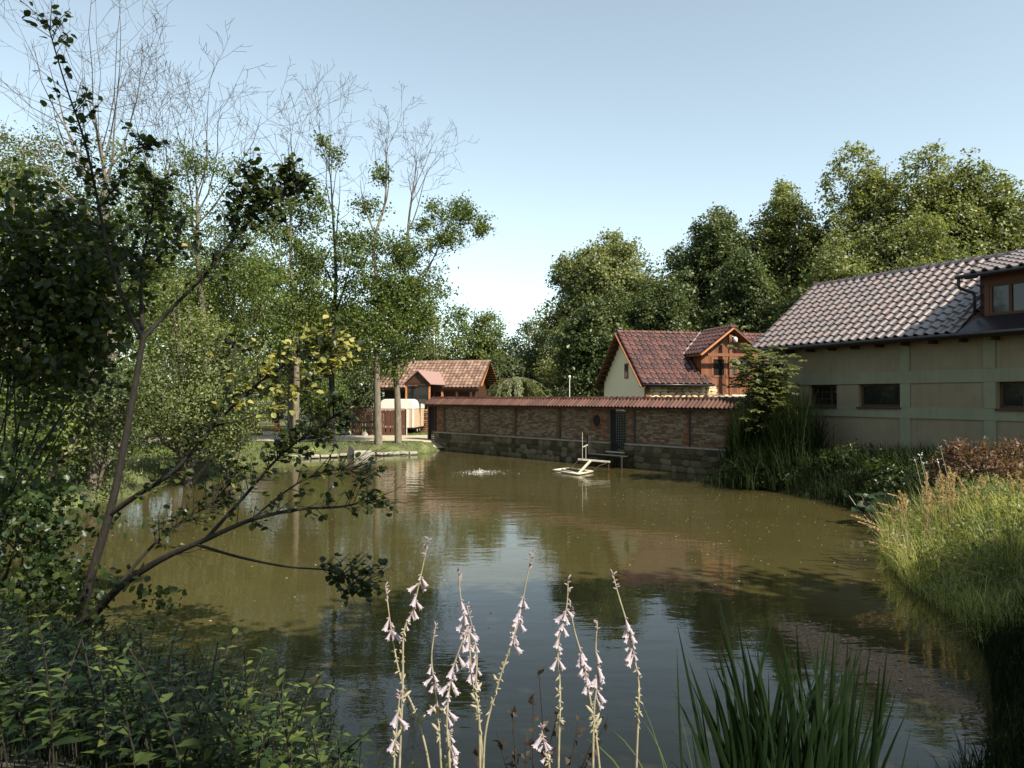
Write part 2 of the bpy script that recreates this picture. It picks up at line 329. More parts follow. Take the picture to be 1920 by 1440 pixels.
# ------------------------------------------------------------------ shared roof tile
def tile_mesh(name, wd, ln, hgt, mat, n=9, roll=.58):
    """wavy clay tile: x across, y up the slope, z out; the lower end is lifted and has thickness"""
    x = [wd*1.04*i/(n-1) for i in range(n)]
    z = [hgt*math.sin(PI*xi/(roll*wd)) if xi < roll*wd else -.16*hgt*math.sin(PI*(xi-roll*wd)/((1.04-roll)*wd)) for xi in x]
    V = []; th = .04
    for j, (y, up) in enumerate(((0, .048), (.03, .048), (ln, 0))):
        V += [(x[i], y + (.012*(1-abs(z[i])/hgt) if j == 0 else 0), z[i]+up) for i in range(n)]
    V += [(x[i], .004, z[i]+.048-th) for i in range(n)]
    Fc = []
    for j in range(2): Fc += [(j*n+i, j*n+i+1, (j+1)*n+i+1, (j+1)*n+i) for i in range(n-1)]
    Fc += [(3*n+i, 3*n+i+1, i+1, i) for i in range(n-1)]
    me = bpy.data.meshes.new(name); me.from_pydata(V, [], Fc); me.materials.append(mat)
    me.polygons.foreach_set('use_smooth', [i < 2*(n-1) for i in range(len(Fc))]); me.update(); return me
def ridge_mesh(name, ln, r, mat):
    b = MB(); n = 7
    for (y0, y1, ra, rb) in ((0, .06, r*1.32, r*1.32), (.05, ln, r*1.08, r*.95)):
        vs = [((y0, y1)[j], -math.cos(PI*k/(n-1))*(ra, rb)[j], math.sin(PI*k/(n-1))*(ra, rb)[j]) for j in range(2) for k in range(n)]
        b.add(vs, [(k, k+1, n+k+1, n+k) for k in range(n-1)])
    b.add([(0, -math.cos(PI*k/(n-1))*r*1.32, math.sin(PI*k/(n-1))*r*1.32) for k in range(n)], [tuple(range(n))])
    me = bpy.data.meshes.new(name); me.from_pydata(b.v, [], b.f); me.materials.append(mat); me.polygons.foreach_set('use_smooth', [True]*len(b.f)); me.update(); return me
def place_tiles(me, spots, parent, wroot, name='roof_tile', limit=300):
    """spots: (loc, rot, scale?) in the thing's frame; the nearest `limit` become parts, the rest one part"""
    M = wroot.matrix_basis
    M = Matrix.Translation(wroot.location) @ Euler(wroot.rotation_euler).to_matrix().to_4x4()
    ds = sorted(spots, key=lambda s: ((M @ Vector(s[0]))-EYE).length)
    for s in ds[:limit]:
        o = link(name, me, parent, s[0], s[1])
        if len(s) > 2: o.scale = s[2]
    rest = ds[limit:]
    if rest:
        V = np.array([v.co for v in me.vertices]); Fp = [tuple(p.vertices) for p in me.polygons]; q = np.array([f for f in Fp if len(f) == 4])
        parts = []
        for s in rest:
            Rm = np.array(Euler(s[1]).to_matrix()); parts.append((V@Rm.T+np.array(s[0]), q))
        v, f = join(parts); m2 = np_mesh(name, v, f, me.materials[0], True); tag(link(name, m2, parent), kind='stuff')
    return ds
def slope_spots(x0, x1, wd, rows, gauge, y0, z0, al, jit=.006, keep=None):
    """tiles on a slope that faces -y, eave at (y0, z0), pitch al"""
    out = []; n = int(round((x1-x0)/wd))
    for r in range(rows):
        for c in range(n):
            x = x0+c*wd; yy = y0+r*gauge*math.cos(al); zz = z0+r*gauge*math.sin(al)
            if keep and not keep(x+wd/2, yy+gauge/2*math.cos(al)): continue
            out.append(((x+random.uniform(-jit, jit), yy, zz+random.uniform(-jit, jit)*.6), (al+random.uniform(-.012, .012), random.uniform(-.012, .012), random.uniform(-.008, .008))))
    return out
def window(parent, x0, x1, z0, z1, y, fmat, mull=(), bars=(), fw=.07, dp=.06, sill=None):
    """window facing -y: frame part with pane sub-parts"""
    b = MB().box(x0, x1, y, y+dp, z0, z0+fw).box(x0, x1, y, y+dp, z1-fw, z1).box(x0, x0+fw, y, y+dp, z0+fw, z1-fw).box(x1-fw, x1, y, y+dp, z0+fw, z1-fw)
    for mx in mull: b.box(mx-fw*.6, mx+fw*.6, y-.003, y+dp, z0+fw, z1-fw)
    for bz in bars: b.box(x0+fw, x1-fw, y+.012, y+.03, bz-.012, bz+.012)
    o = b.build('window', fmat, parent)
    xs_ = [x0+fw]+[m for m in mull]+[x1-fw]
    for i in range(len(xs_)-1):
        a = xs_[i]+(fw*.6 if i else 0); c = xs_[i+1]-(fw*.6 if i < len(xs_)-2 else 0)
        MB().box(a, c, y+.035, y+.045, z0+fw, z1-fw).build('pane', m_glass, o)
    if sill: MB().box(x0-.04, x1+.04, y-sill, y-.003, z0-.05, z0-.003).build('sill', fmat, o)
    return o

# ------------------------------------------------------------------ long barn on the right
bx, by = Vector((.462, -.887)), Vector((.887, .462)); BAZ = math.atan2(bx.y, bx.x)
barn = root('barn', (9.77, 29.2, 0), BAZ, 'long plastered barn with glinting dark tiles and grey green bands above the right bank', 'barn')
L = 14.0; al = math.atan2(2.69, 3.57)
# wall with window openings: pieces butted round the openings
opens = [(2.22, 3.41), (4.28, 5.84), (8.83, 10.6)]
b = MB().box(.35, L, .06, .36, .3, 2.76).box(.35, L, .06, .36, 3.53, 5.25)
xa = .35
for o0, o1 in opens: b.box(xa, o0, .06, .36, 2.76, 3.53); xa = o1
b.box(xa, L, .06, .36, 2.76, 3.53)
b.prism([(.06, .3), (6.2, .3), (6.2, 5.25), (3.07, 7.5), (.06, 5.25)], .352, .6, 'x')
wallo = b.build('wall', m_plaster_tan, barn)
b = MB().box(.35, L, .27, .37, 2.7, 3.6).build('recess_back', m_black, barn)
tr = MB()
for z0, z1 in ((3.53, 3.92), (2.415, 2.76), (.9, 1.15)): tr.box(.35, L, .02, .058, z0, z1)
tr.build('plaster_band', m_plaster_green, barn, bevel=.006)
for x0, x1 in ((.352, .75), (5.84, 6.18), (8.47, 8.81), (11.1, 11.44)):
    MB().box(x0, x1, .012, .058, 1.153, 2.412).box(x0, x1, .012, .058, 2.763, 3.527).box(x0, x1, .012, .058, 3.923, 5.2).build('pilaster', m_plaster_green, barn, bevel=.006)
for (o0, o1), ml in zip(opens, ((3.1,), (), (9.5, 10.1))):
    window(barn, o0+.004, o1-.004, 2.764, 3.526, .2, m_wood_dark, ml, (3.02, 3.27) if o0 < 3 else (), .08)
# leaded bars of the first window
o = MB()
for k in range(5): o.box(2.34+k*.17, 2.352+k*.17, .19, .197, 2.85, 3.44)
o.build('window_bars', m_wood_dark, barn)
for o0, o1 in opens: MB().box(o0-.03, o1+.03, -.03, .19, 2.70, 2.758).build('sill', m_wood_dark, barn)
EZ = 4.96
# roof deck
dk = MB()
t0 = (-.5, EZ-.05); t1 = (3.07, EZ+2.69-.05)
dk.prism([(-.5, EZ-.03), (3.07, EZ+2.66), (6.64, EZ-.03), (6.64, EZ-.15), (3.07, EZ+2.5), (-.5, EZ-.15)], 0, L, 'x')
roof = dk.build('roof', m_wood_dark, barn)
tb = tile_mesh('roof_tile', .334, .43, .075, m_tile_barn, 11)
def keep(x, y): return not (x > 8.25 and -.1 < y < 3.2 and x < 13.5) 
def keepb(x, y):
    if x > 8.28 and x < 13 and y > .12: return False
    if x > 8.05 and y < .3 : return False
    return True
place_tiles(tb, slope_spots(.0, L-.2, .334, 12, .3725, -.53, EZ-.01, al, keep=keepb), roof, barn)
rm = ridge_mesh('ridge_tile', .40, .13, m_tile_barn)
for k in range(36): link('ridge_tile', rm, roof, (k*.375, 3.07, EZ+2.69-.02), (0, 0, 0))
vm = ridge_mesh('verge_tile', .40, .09, m_tile_barn)
for k in range(12): link('verge_tile', vm, roof, (.03, -.53+k*.372*math.cos(al), EZ+.0+k*.372*math.sin(al)), (0, -al, PI/2))
# gutter, brackets (rafter ends)
g = MB(); g.tube([(0, -.58, EZ-.06), (L, -.58, EZ-.06)], .07, 8); g.build('gutter', m_gutter, barn, True)
for k in range(15): MB().box(.55+k*.92, .67+k*.92, -.44, .02, EZ-.24, EZ-.13).build('rafter_end', m_wood_dark, barn)
MB().box(.35, L, -.48, .04, EZ-.128, EZ-.1).build('soffit', m_wood_dark, barn)
# shed dormer
DX0, DX1 = 8.3, 12.9
d = MB(); d.prism([(.2, 5.45), (2.9, 7.4), (2.9, 7.55), (.2, 6.68)], DX0, DX0+.12, 'x'); d.prism([(.2, 5.45), (2.9, 7.4), (2.9, 7.55), (.2, 6.68)], DX1, DX1+.12, 'x')
d.box(DX0, DX1, .2, .3, 6.38, 6.66); d.box(DX0, 8.55, .2, .3, 5.46, 6.378)
for (a_, b_) in ((9.72, 9.9), (11.1, 11.3), (12.5, 12.9)): d.box(a_, b_, .2, .3, 5.46, 6.378)
dorm = d.build('dormer', m_wood_dorm, barn)
for x0, x1 in ((8.555, 9.715), (9.905, 11.095), (11.305, 12.495)): window(barn, x0, x1, 5.465, 6.375, .215, m_wood_dorm, ((x0+x1)/2,), (), .075)
MB().add([(8.0, -.52, EZ+.02), (L, -.52, EZ+.02), (L, .2, 5.46), (8.28, .2, 5.46), (8.0, -.52, EZ-.01), (L, -.52, EZ-.01), (L, .2, 5.40), (8.28, .2, 5.40)],
         [(0, 1, 2, 3), (4, 7, 6, 5), (0, 4, 5, 1), (0, 3, 7, 4), (3, 2, 6, 7), (1, 5, 6, 2)]).build('apron', m_apron, barn)
sp = math.atan2(7.68-6.72, 3.2)
dd = MB(); dd.prism([(-.15, 6.60), (3.1, 6.60+3.25*math.tan(sp)), (3.1, 6.69+3.25*math.tan(sp)), (-.15, 6.69)], 7.9, DX1+.4, 'x')
droof = dd.build('dormer_roof', m_wood_dark, barn)
sps = slope_spots(7.9, DX1+.3, .334, 9, .372, -.19, 6.70, sp)
place_tiles(tb, sps, droof, barn)
MB().tube([(7.85, -.24, 6.64), (DX1+.4, -.24, 6.64)], .06, 8).build('gutter', m_gutter, barn, True)
MB().tube([(7.93, -.24, 6.62), (7.93, -.24, 6.38), (7.97, -.2, 6.3), (8.2, .02, 6.16), (8.22, .06, 6.05), (8.22, .06, 5.5)], .045, 8).build('downpipe', m_gutter, barn, True)
MB().tube([(8.0, -.02, 6.62), (8.35, -.02, 6.62)], .05, 6).build('rafter_end', m_wood_dark, barn)

# ------------------------------------------------------------------ brick pond wall with tiled cap
wx, wy = Vector((.652, -.758)), Vector((.758, .652)); WAZ = math.atan2(wx.y, wx.x); WO = Vector((-5.25, 45.08))
pw = root('pond_wall', (WO.x, WO.y, 0), WAZ, 'long brick wall on a rubble stone base with red tiled cap rising from the pond', 'wall')
def s_of(px):
    r = (px-960)/F; return (r*WO.y-WO.x)/(wx.x-r*wx.y)
S0 = s_of(818); S1 = 22.9
oval = s_of(1120); dr0, dr1 = s_of(1144), s_of(1174); BZ = 1.04
b = MB().box(S0, dr0, 0, .4, BZ, 2.7).box(dr1, S1, 0, .4, BZ, 2.7).box(dr0, dr1, 0, .4, 2.52, 2.7)
b.box(S0, dr0, -.08, .45, -.8, BZ-.05).box(dr1, S1, -.08, .45, -.8, BZ-.05).box(dr0, dr1, -.08, .45, -.8, .66)
b.build('wall_core', m_mortar, pw)
MB().box(S0-.02, dr0, -.13, -.0, BZ-.05, BZ+.012).box(dr1, S1, -.13, -.0, BZ-.05, BZ+.012).build('ledge', m_concrete, pw)
divs = [s_of(p) for p in (834, 899, 967.5, 1050, 1190, 1293, 1372)]
for dv in divs: MB().box(dv-.03, dv+.03, -.035, -.001, BZ+.015, 2.64).build('steel_post', m_wood_dark, pw)
br = MB(); br2 = MB(); rows = 21; hc = (2.66-BZ-.012)/rows
for r_ in range(rows):
    z0 = BZ+.016+r_*hc; s_ = S0+random.uniform(0, .2)
    while s_ < S1-.25:
        ln = random.choice((.245, .25, .24, .13)); a_, c_ = s_, s_+ln-.012; s_ += ln
        if any(a_ < dv+.03 and c_ > dv-.03 for dv in divs) or (a_ < dr1 and c_ > dr0): 
            continue
        mid = (a_+c_)/2; zm = z0+hc/2
        if math.hypot((mid-oval)/.30, (zm-2.0)/.34) < 1: continue
        red = (mid-S0 < .55) or (dr0-.55 < mid < dr1+.5) or any(0 < dv-mid < .3 for dv in divs) or r_ in (0, rows-1) or math.hypot((mid-oval)/.5, (zm-2.0)/.55) < 1
        y0 = -.012-random.uniform(0, .008); (br2 if red else br).box(a_, c_, y0, 0.0-.001, z0+random.uniform(0, .003), z0+hc-.011)
for nm, bb, mm in (('brickwork', br, m_brick), ('brickwork', br2, m_brick_red)): tag(bb.build(nm, mm, pw), kind='stuff')
# brick ring round a black disc that stands for the dark opening
rg = MB(); n = 20
for k in range(n):
    a_ = 2*PI*k/n; p = Vector((oval+.33*math.cos(a_), -.02, 2.0+.37*math.sin(a_))); q = Vector((oval+.24*math.cos(a_), -.02, 2.0+.28*math.sin(a_)))
    rg.bar(p, q, .075, .06, (0, 1, 0))
rg.build('brick_ring', m_brick_red, pw)
MB().prism([(oval+.26*math.cos(2*PI*k/24), 2.0+.30*math.sin(2*PI*k/24)) for k in range(24)], -.012, -.002).build('opening_disc', m_black, pw)
# gates of flat bars
def grid_gate(parent, x0, x1, z0, z1, y, name='gate', nx_=6, nz_=18, arch=0):
    g = MB()
    for i in range(nx_+1):
        x = x0+(x1-x0)*i/nx_; g.box(x-.033, x+.033, y, y+.012, z0, z1+ (arch*math.sin(PI*i/nx_) if arch else 0))
    for k in range(nz_+1):
        z = z0+(z1-z0)*k/nz_; g.box(x0, x1, y+.013, y+.025, z-.028, z+.028)
    return g.build(name, m_black, parent)
grid_gate(pw, dr0+.03, dr1-.03, .68, 2.42, .06, nx_=8, nz_=24, arch=.08)
MB().box(dr0-.1, dr1+.05, -.22, .1, .60, .66).build('door_sill', m_pipe, pw, bevel=.01)
ar = MB()
for k in range(9):
    a_ = PI*(k+.5)/9; cx = (dr0+dr1)/2; p = Vector((cx+.5*math.cos(a_), -.025, 2.40+.18*math.sin(a_))); q = p+Vector((.03*math.cos(a_), 0, .14)); ar.bar(p, q, .09, .05, (0, 1, 0))
ar.build('brick_arch', m_brick_red, pw)
# stones of the base, each a part
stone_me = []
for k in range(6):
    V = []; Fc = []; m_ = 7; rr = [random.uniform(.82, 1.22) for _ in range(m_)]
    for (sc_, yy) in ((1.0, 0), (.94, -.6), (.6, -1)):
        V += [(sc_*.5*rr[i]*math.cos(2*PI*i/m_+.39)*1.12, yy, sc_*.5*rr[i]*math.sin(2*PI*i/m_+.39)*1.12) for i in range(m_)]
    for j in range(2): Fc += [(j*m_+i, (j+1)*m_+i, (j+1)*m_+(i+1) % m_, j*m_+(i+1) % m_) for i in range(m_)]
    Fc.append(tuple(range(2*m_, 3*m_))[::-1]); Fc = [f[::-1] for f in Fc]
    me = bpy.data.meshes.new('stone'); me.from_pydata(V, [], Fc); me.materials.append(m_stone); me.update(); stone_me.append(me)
def stonework(parent, x0, x1, z0, z1, y, size, mat_me=None, wroot=None, name='stone'):
    spots = []; z = z0
    while z < z1-.05:
        h = size*random.uniform(.5, .72); h = min(h, z1-z); x = x0-random.uniform(0, .1)
        while x < x1:
            wd = size*random.uniform(.7, 1.5)
            if x+wd > x0+.05 and x < x1-.06: spots.append((min(x+wd/2, x1-.05), z+h/2, wd, h))
            x += wd
        z += h
    return spots
random.seed(11)
allst = []
for (a_, c_, z1) in ((S0, dr0, BZ-.06), (dr0, dr1, .58), (dr1, S1-.4, BZ-.06)): allst += stonework(pw, a_, c_, -.02, z1, -.08, .40)
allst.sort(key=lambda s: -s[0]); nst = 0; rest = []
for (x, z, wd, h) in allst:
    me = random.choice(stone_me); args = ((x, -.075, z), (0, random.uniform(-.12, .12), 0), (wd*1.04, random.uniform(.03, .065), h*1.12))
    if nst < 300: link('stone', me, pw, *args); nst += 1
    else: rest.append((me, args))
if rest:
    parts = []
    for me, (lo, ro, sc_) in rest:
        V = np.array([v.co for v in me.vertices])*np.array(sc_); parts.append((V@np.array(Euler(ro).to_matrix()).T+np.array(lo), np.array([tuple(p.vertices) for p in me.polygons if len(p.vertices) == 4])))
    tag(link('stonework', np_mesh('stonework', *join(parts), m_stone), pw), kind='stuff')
# cap: deck, front and back tiles, ridge
MB().prism([(-.27, 2.60), (.2, 2.99), (.67, 2.60), (.67, 2.55), (-.27, 2.55)], S0-.75, S1, 'x').build('cap_deck', m_wood_dark, pw)
tw = tile_mesh('cap_tile', .2, .62, .075, m_tile_wall, 9, .62); alw = math.atan2(.39, .47)
sps = slope_spots(S0-.78, S1-.1, .2, 1, .6, -.31, 2.60, alw)
place_tiles(tw, sps, pw, pw, 'cap_tile')
tag(link('back_tile', np_mesh('back_tile', *join([(np.array([v.co for v in tw.vertices])@np.array(Euler((alw, 0, PI)).to_matrix()).T+np.array((S0+k*.2, .71, 2.60)), np.array([tuple(p.vertices) for p in tw.polygons])) for k in range(-3, int((S1-S0)/.2))]), m_tile_wall, True), pw), kind='stuff')
rw = ridge_mesh('ridge_tile', .34, .095, m_tile_wall)
for k in range(int((S1-S0+.6)/.315)): link('ridge_tile', rw, pw, (S0-.6+k*.315, .2, 2.995+(k%2)*.004), (0, 0, 0))
# perforated gate at the wall's far end
gt = root('perforated_gate', (WO.x+wx.x*(S0-.02), WO.y+wx.y*(S0-.02), 0), WAZ+PI, 'dark perforated metal gate closing the far end of the brick wall', 'gate')
grid_gate(gt, .02, .68, .55, 2.5, -.05, 'gate_leaf', 5, 17); MB().box(.68, .80, -.12, .06, .2, 2.62).build('gate_post', m_wood_dark, gt)
MB().box(-.02, .02, -.3, .1, .5, 2.6).build('hinge_post', m_wood_dark, gt)

# ------------------------------------------------------------------ cream house with wooden dormer behind the wall
hx = Vector((.97, .243)).normalized(); HAZ = math.atan2(hx.y, hx.x); HO = Vector((6.10, 34.99))
hs_ = root('cream_house', (HO.x, HO.y, 0), HAZ, 'cream gabled house with dark red tiles and a wooden dormer behind the brick wall', 'house')
alh = math.atan2(2.69, 3.1); HE = 3.72; LH = 9.0
# gable wall with small opening
b = MB().prism([(.4, .4), (5.8, .4), (5.8, 3.95), (3.1, 6.26), (.4, 3.95)], .35, .65, 'x'); b.box(.65, 3.7, .42, .7, .4, 3.9); b.box(3.7, LH, .62, .7, .4, 3.0); b.box(.65, LH, 5.5, 5.8, .4, 3.9)
b.build('wall', m_plaster_cream, hs_)
fr = MB().box(.33, .349, 2.45, 2.95, 4.02, 4.78).build('window', m_wood_red, hs_)
MB().box(.32, .329, 2.52, 2.88, 4.09, 4.71).build('pane', m_glass, fr)
rd = MB().prism([(0, HE-.03), (3.1, HE+2.66), (6.2, HE-.03), (6.2, HE-.13), (3.1, HE+2.53), (0, HE-.13)], 0, 3.7, 'x').prism([(.5, HE+.40), (3.1, HE+2.66), (6.2, HE-.03), (6.2, HE-.13), (3.1, HE+2.53), (.5, HE+.27)], 3.7, LH, 'x')
hroof = rd.build('roof', m_wood_dark, hs_)
th = tile_mesh('roof_tile', .31, .43, .055, m_tile_main)
def keeph(x, y):
    if x > 3.72 and y < .5: return False
    # leave out tiles that sit inside the dormer
    if x > 3.35 and y > .5:
        zr = HE+.868*y; zd = 5.2+(1.3/1.73)*(x-3.03) if x < 4.76 else 6.5-(1.3/1.73)*(x-4.76)
        if x < 6.4 and zr < zd-.05: return False
    return True
place_tiles(th, slope_spots(0, LH-.1, .31, 11, .3735, -.03, HE-.01, alh, keep=keeph), hroof, hs_)
rmh = ridge_mesh('ridge_tile', .36, .11, m_ridge)
for k in range(26): link('ridge_tile', rmh, hroof, (k*.34, 3.1, HE+2.68))
# barge boards
for sy in (-1, 1):
    MB().bar((-.02, 3.1+sy*3.15, HE-.16), (-.02, 3.1, HE+2.55), .04, .2, (1, 0, 0)).build('barge_board', m_wood_red, hs_)
for k in range(9):
    f_ = (k+.5)/9
    MB().box(0, .345, 3.3+f_*2.7, 3.42+f_*2.7, HE+2.5-.868*(.2+f_*2.7)-.12, HE+2.5-.868*(.2+f_*2.7)-.04).build('purlin', m_wood_dark, hs_)
MB().tube([(0, -.07, HE-.06), (3.7, -.07, HE-.06)], .06, 8).build('gutter', m_gutter, hs_, True)
MB().box(.3, 3.74, .28, .415, .4, 3.55).build('stone_wall', m_mortar, hs_)
sm2 = []
for me in stone_me[:4]:
    m2 = me.copy(); m2.materials.clear(); m2.materials.append(m_stone_warm); sm2.append(m2)
for (x, z, wd, h) in stonework(hs_, .5, 3.9, 2.75, 3.6, 0, .30): link('stone', random.choice(sm2), hs_, (x, .29, z), (0, random.uniform(-.15, .15), 0), (wd, .05, h*1.05))
# corner brick pier
pb = MB()
for k in range(11):
    pb.box(.29, .52 if k % 2 else .44, .24, .279, 2.75+k*.078, 2.75+k*.078+.066)
pb.build('brick_pier', m_brick_red, hs_)
# dormer box: vertical boards, posts, glazed door
dm = MB()
x = 3.3
dy = .45
boards = root
nb = 0
while x < 6.2:
    top = 5.3+(1.3/1.73)*min(x-3.03, 6.49-x)-.18
    if x < 3.85: dm.box(x, x+.092, dy, dy+.03, 3.2, top)
    elif x > 5.85: dm.box(x, x+.092, dy, dy+.03, 3.2, top)
    else: dm.box(x, x+.092, dy, dy+.03, 5.05, top)
    x += .1
dm.build('boarding', m_wood_red, hs_)
side = MB(); y = .48
while y < 2.6:
    side.box(3.3, 3.33, y, y+.1, 3.6+.868*max(0, y-.1), 5.36); y += .11
side.build('side_boarding', m_wood_red, hs_)
MB().prism([(3.3, 5.05), (6.2, 5.05), (6.2, 5.15), (4.76, 6.28), (3.3, 5.15)], .56, .6).box(3.34, 6.16, .56, .6, 3.2, 5.05).build('dormer_core', m_wood_dark, hs_)
# door leaf with panels and panes
def leafdoor(x0, x1):
    b = MB().box(x0, x1, dy-.02, dy+.03, 3.2, 3.3).box(x0, x1, dy-.02, dy+.03, 4.05, 4.15).box(x0, x1, dy-.02, dy+.03, 4.93, 5.04).box(x0, x0+.08, dy-.02, dy+.03, 3.3, 4.93).box(x1-.08, x1, dy-.02, dy+.03, 3.3, 4.93)
    x = x0+.085
    while x < x1-.1: b.box(x, x+.085, dy, dy+.02, 3.3, 4.05); x += .09
    o = b.build('door', m_wood_red, hs_); MB().box(x0+.08, x1-.08, dy+.005, dy+.015, 4.15, 4.93).build('pane', m_glass, o)
leafdoor(3.86, 4.6); leafdoor(4.62, 5.2); leafdoor(5.22, 5.84)
MB().box(4.53, 4.67, -.05, .07, 3.15, 6.1).build('post', m_wood_red, hs_)
MB().box(3.4, 6.1, -.04, .06, 5.06, 5.2).build('beam', m_wood_red, hs_)
MB().box(3.3, 6.6, -.25, .62, 3.04, 3.15).build('balcony_slab', m_concrete, hs_, bevel=.01)
MB().box(3.75, 6.5, -.1, .4, .4, 3.03).build('balcony_wall', m_mortar, hs_)
# dormer roof
ald = math.atan2(1.3, 1.73)
dr = MB().prism([(3.03, 5.17), (4.76, 6.47), (6.49, 5.17), (6.49, 5.07), (4.76, 6.35), (3.03, 5.07)], 0, 3.0)
droof2 = dr.build('dormer_roof', m_wood_red, hs_)
sp2 = []
for r_ in range(6):
    for c_ in range(10):
        y = .0+c_*.31+.31; xx = 3.0+r_*.361*math.cos(ald); zz = 5.17+r_*.361*math.sin(ald)
        if HE+.868*y > zz+.5: continue
        sp2.append(((xx, y, zz), (ald, random.uniform(-.01, .01), -PI/2)))
        sp2.append(((9.52-xx, y-.31, zz), (ald, 0, PI/2)))
for s in sp2: link('dormer_tile', th, droof2, s[0], s[1])
for k in range(9): link('ridge_tile', rmh, droof2, (4.76, -.02+k*.34, 6.47), (0, 0, PI/2))
MB().bar((3.02, -.03, 5.1), (4.76, -.03, 6.42), .05, .15, (0, 1, 0)).build('barge_board', m_wood_orange, hs_)
MB().bar((6.5, -.03, 5.1), (4.76, -.03, 6.42), .05, .15, (0, 1, 0)).build('barge_board', m_wood_red, hs_)
MB().bar((2.99, 1.70, 5.24), (4.72, 3.08, 6.52), .07, .05).build('valley_strip', m_concrete, hs_)
lm = root('outdoor_lamp', (HO.x+hx.x*4.65, HO.y+hx.y*4.65-.12, 0), HAZ, 'white round lamp hanging under the peak of the wooden dormer', 'lamp')
MB().tube([(0, -.02, 6.02), (.05, -.1, 5.98), (.1, -.14, 5.9)], .02, 6).build('bracket', m_white, lm)
MB().tube([(.1, -.14, 5.98), (.1, -.14, 5.9), (.12, -.15, 5.72)], [.05, .11, .09], 10).build('lamp_shade', m_white, lm, True)

# ------------------------------------------------------------------ tiled timber hut far left
ux, uy = Vector((.97, -.25)).normalized(), Vector((.25, .97)).normalized(); UAZ = math.atan2(ux.y, ux.x)
hut = root('timber_hut', (-10.6, 57.08, 0), UAZ, 'low dark timber hut under a light terracotta roof beyond the end of the brick wall', 'hut')
UE = 3.78; alu = math.atan2(2.12, 3.0); LU = 8.45
deck = MB().prism([(0, UE-.03), (3, UE+2.09), (6, UE-.03), (6, UE-.12), (3, UE+1.98), (0, UE-.12)], 0, LU, 'x').build('roof', m_wood_dark, hut)
tm = tile_mesh('tile', .3, .42, .055, m_tile_hut, 7)
TV = np.array([v.co for v in tm.vertices]); TQ = np.array([tuple(p.vertices) for p in tm.polygons])
pts = [(TV@np.array(Euler(s[1]).to_matrix()).T+np.array(s[0]), TQ) for s in slope_spots(0, LU-.05, .3, 10, .367, -.04, UE, alu)]
tag(link('tiling', np_mesh('tiling', *join(pts), m_tile_hut, True), deck), kind='stuff')
rmu = ridge_mesh('ridge_tile', .36, .10, m_tile_hut)
for k in range(25): link('ridge_tile', rmu, deck, (k*.34, 3.0, UE+2.08))
lt = MB()
for k in range(12):
    f_ = (k+.5)/12; lt.box(LU-.9, LU+.02, 3.05+f_*2.95, 3.13+f_*2.95, UE+2.0-f_*2.1-.08, UE+2.0-f_*2.1-.03)
lt.build('roof_batten', m_wood_orange, hut)
MB().box(.6, LU-.9, .7, .8, .4, UE+.3).box(LU-.98, LU-.9, .8, 5.3, .4, UE+.2).box(.6, .7, .8, 5.3, .4, UE+.2).prism([(.8, UE+.2), (5.3, UE+.2), (3, UE+1.9)], LU-.98, LU-.9, 'x').build('wall', m_wood_dark, hut)
MB().prism([(.3, UE+.13), (3.0, UE+1.98), (.9, UE+.13)], LU-.06, LU-.02, 'x').build('gable_board', m_wood_orange, hut)
for x in (3.1, 4.35, 5.45, 6.6, 7.7, 8.3): MB().box(x, x+.14, .1, .24, .5, UE-.12).build('post', m_wood_orange if x in (4.35, 5.45) else m_wood_dark, hut)
MB().box(.2, LU-.1, .1, .22, UE-.28, UE-.13).build('beam', m_wood_dark, hut)
window(hut, 4.6, 5.4, 2.4, 3.5, .62, m_wood_dark, (5.0,))
MB().box(6.0, LU-1, .58, .69, 1.2, 2.4).build('rail', m_wood_dark, hut)
# porch with sheet roof
c0 = 4.75
MB().prism([(c0-1.15, 4.02), (c0, 5.02), (c0+1.0, 4.02), (c0+1.0, 3.97), (c0, 4.95), (c0-1.15, 3.96)], -2.9, 1.9, 'y').build('porch_roof', m_sheet, hut)
MB().prism([(c0-.95, 4.05), (c0, 4.88), (c0+.85, 4.05)], -2.72, -2.66, 'y').box(c0-1.0, c0+.9, -2.78, -2.62, 3.9, 4.04).build('porch_gable', m_wood_dark, hut)
for x in (c0-.98, c0+.78): MB().box(x, x+.1, -2.75, -2.65, .5, 3.9).build('post', m_wood_orange, hut)
window(hut, c0-.85, c0+.75, 2.6, 3.88, -2.71, m_wood_dark, (c0-.05,), fw=.05)
# firewood under the eave: stacked logs
lg = root('firewood_stack', (-10.6+ux.x*2.9-uy.x*.9, 57.08+ux.y*2.9-uy.y*.9, .5), UAZ, 'stack of split firewood against the hut behind the white trailer', 'firewood')
lb = MB(); random.seed(3)
for r_ in range(11):
    for c_ in range(12):
        x = c_*.16+(.08 if r_ % 2 else 0); z = .1+r_*.15; a_ = random.uniform(.06, .078)
        lb.prism([(x+a_*math.cos(2*PI*k/6+r_), z+a_*math.sin(2*PI*k/6+r_)) for k in range(6)], -.2+random.uniform(-.04, .04), .2)
tag(lb.build('log', simple('cut_log', [(.10, .05, .025), (.28, .16, .08)], .9, 8, .2, 'island'), lg), kind='stuff')

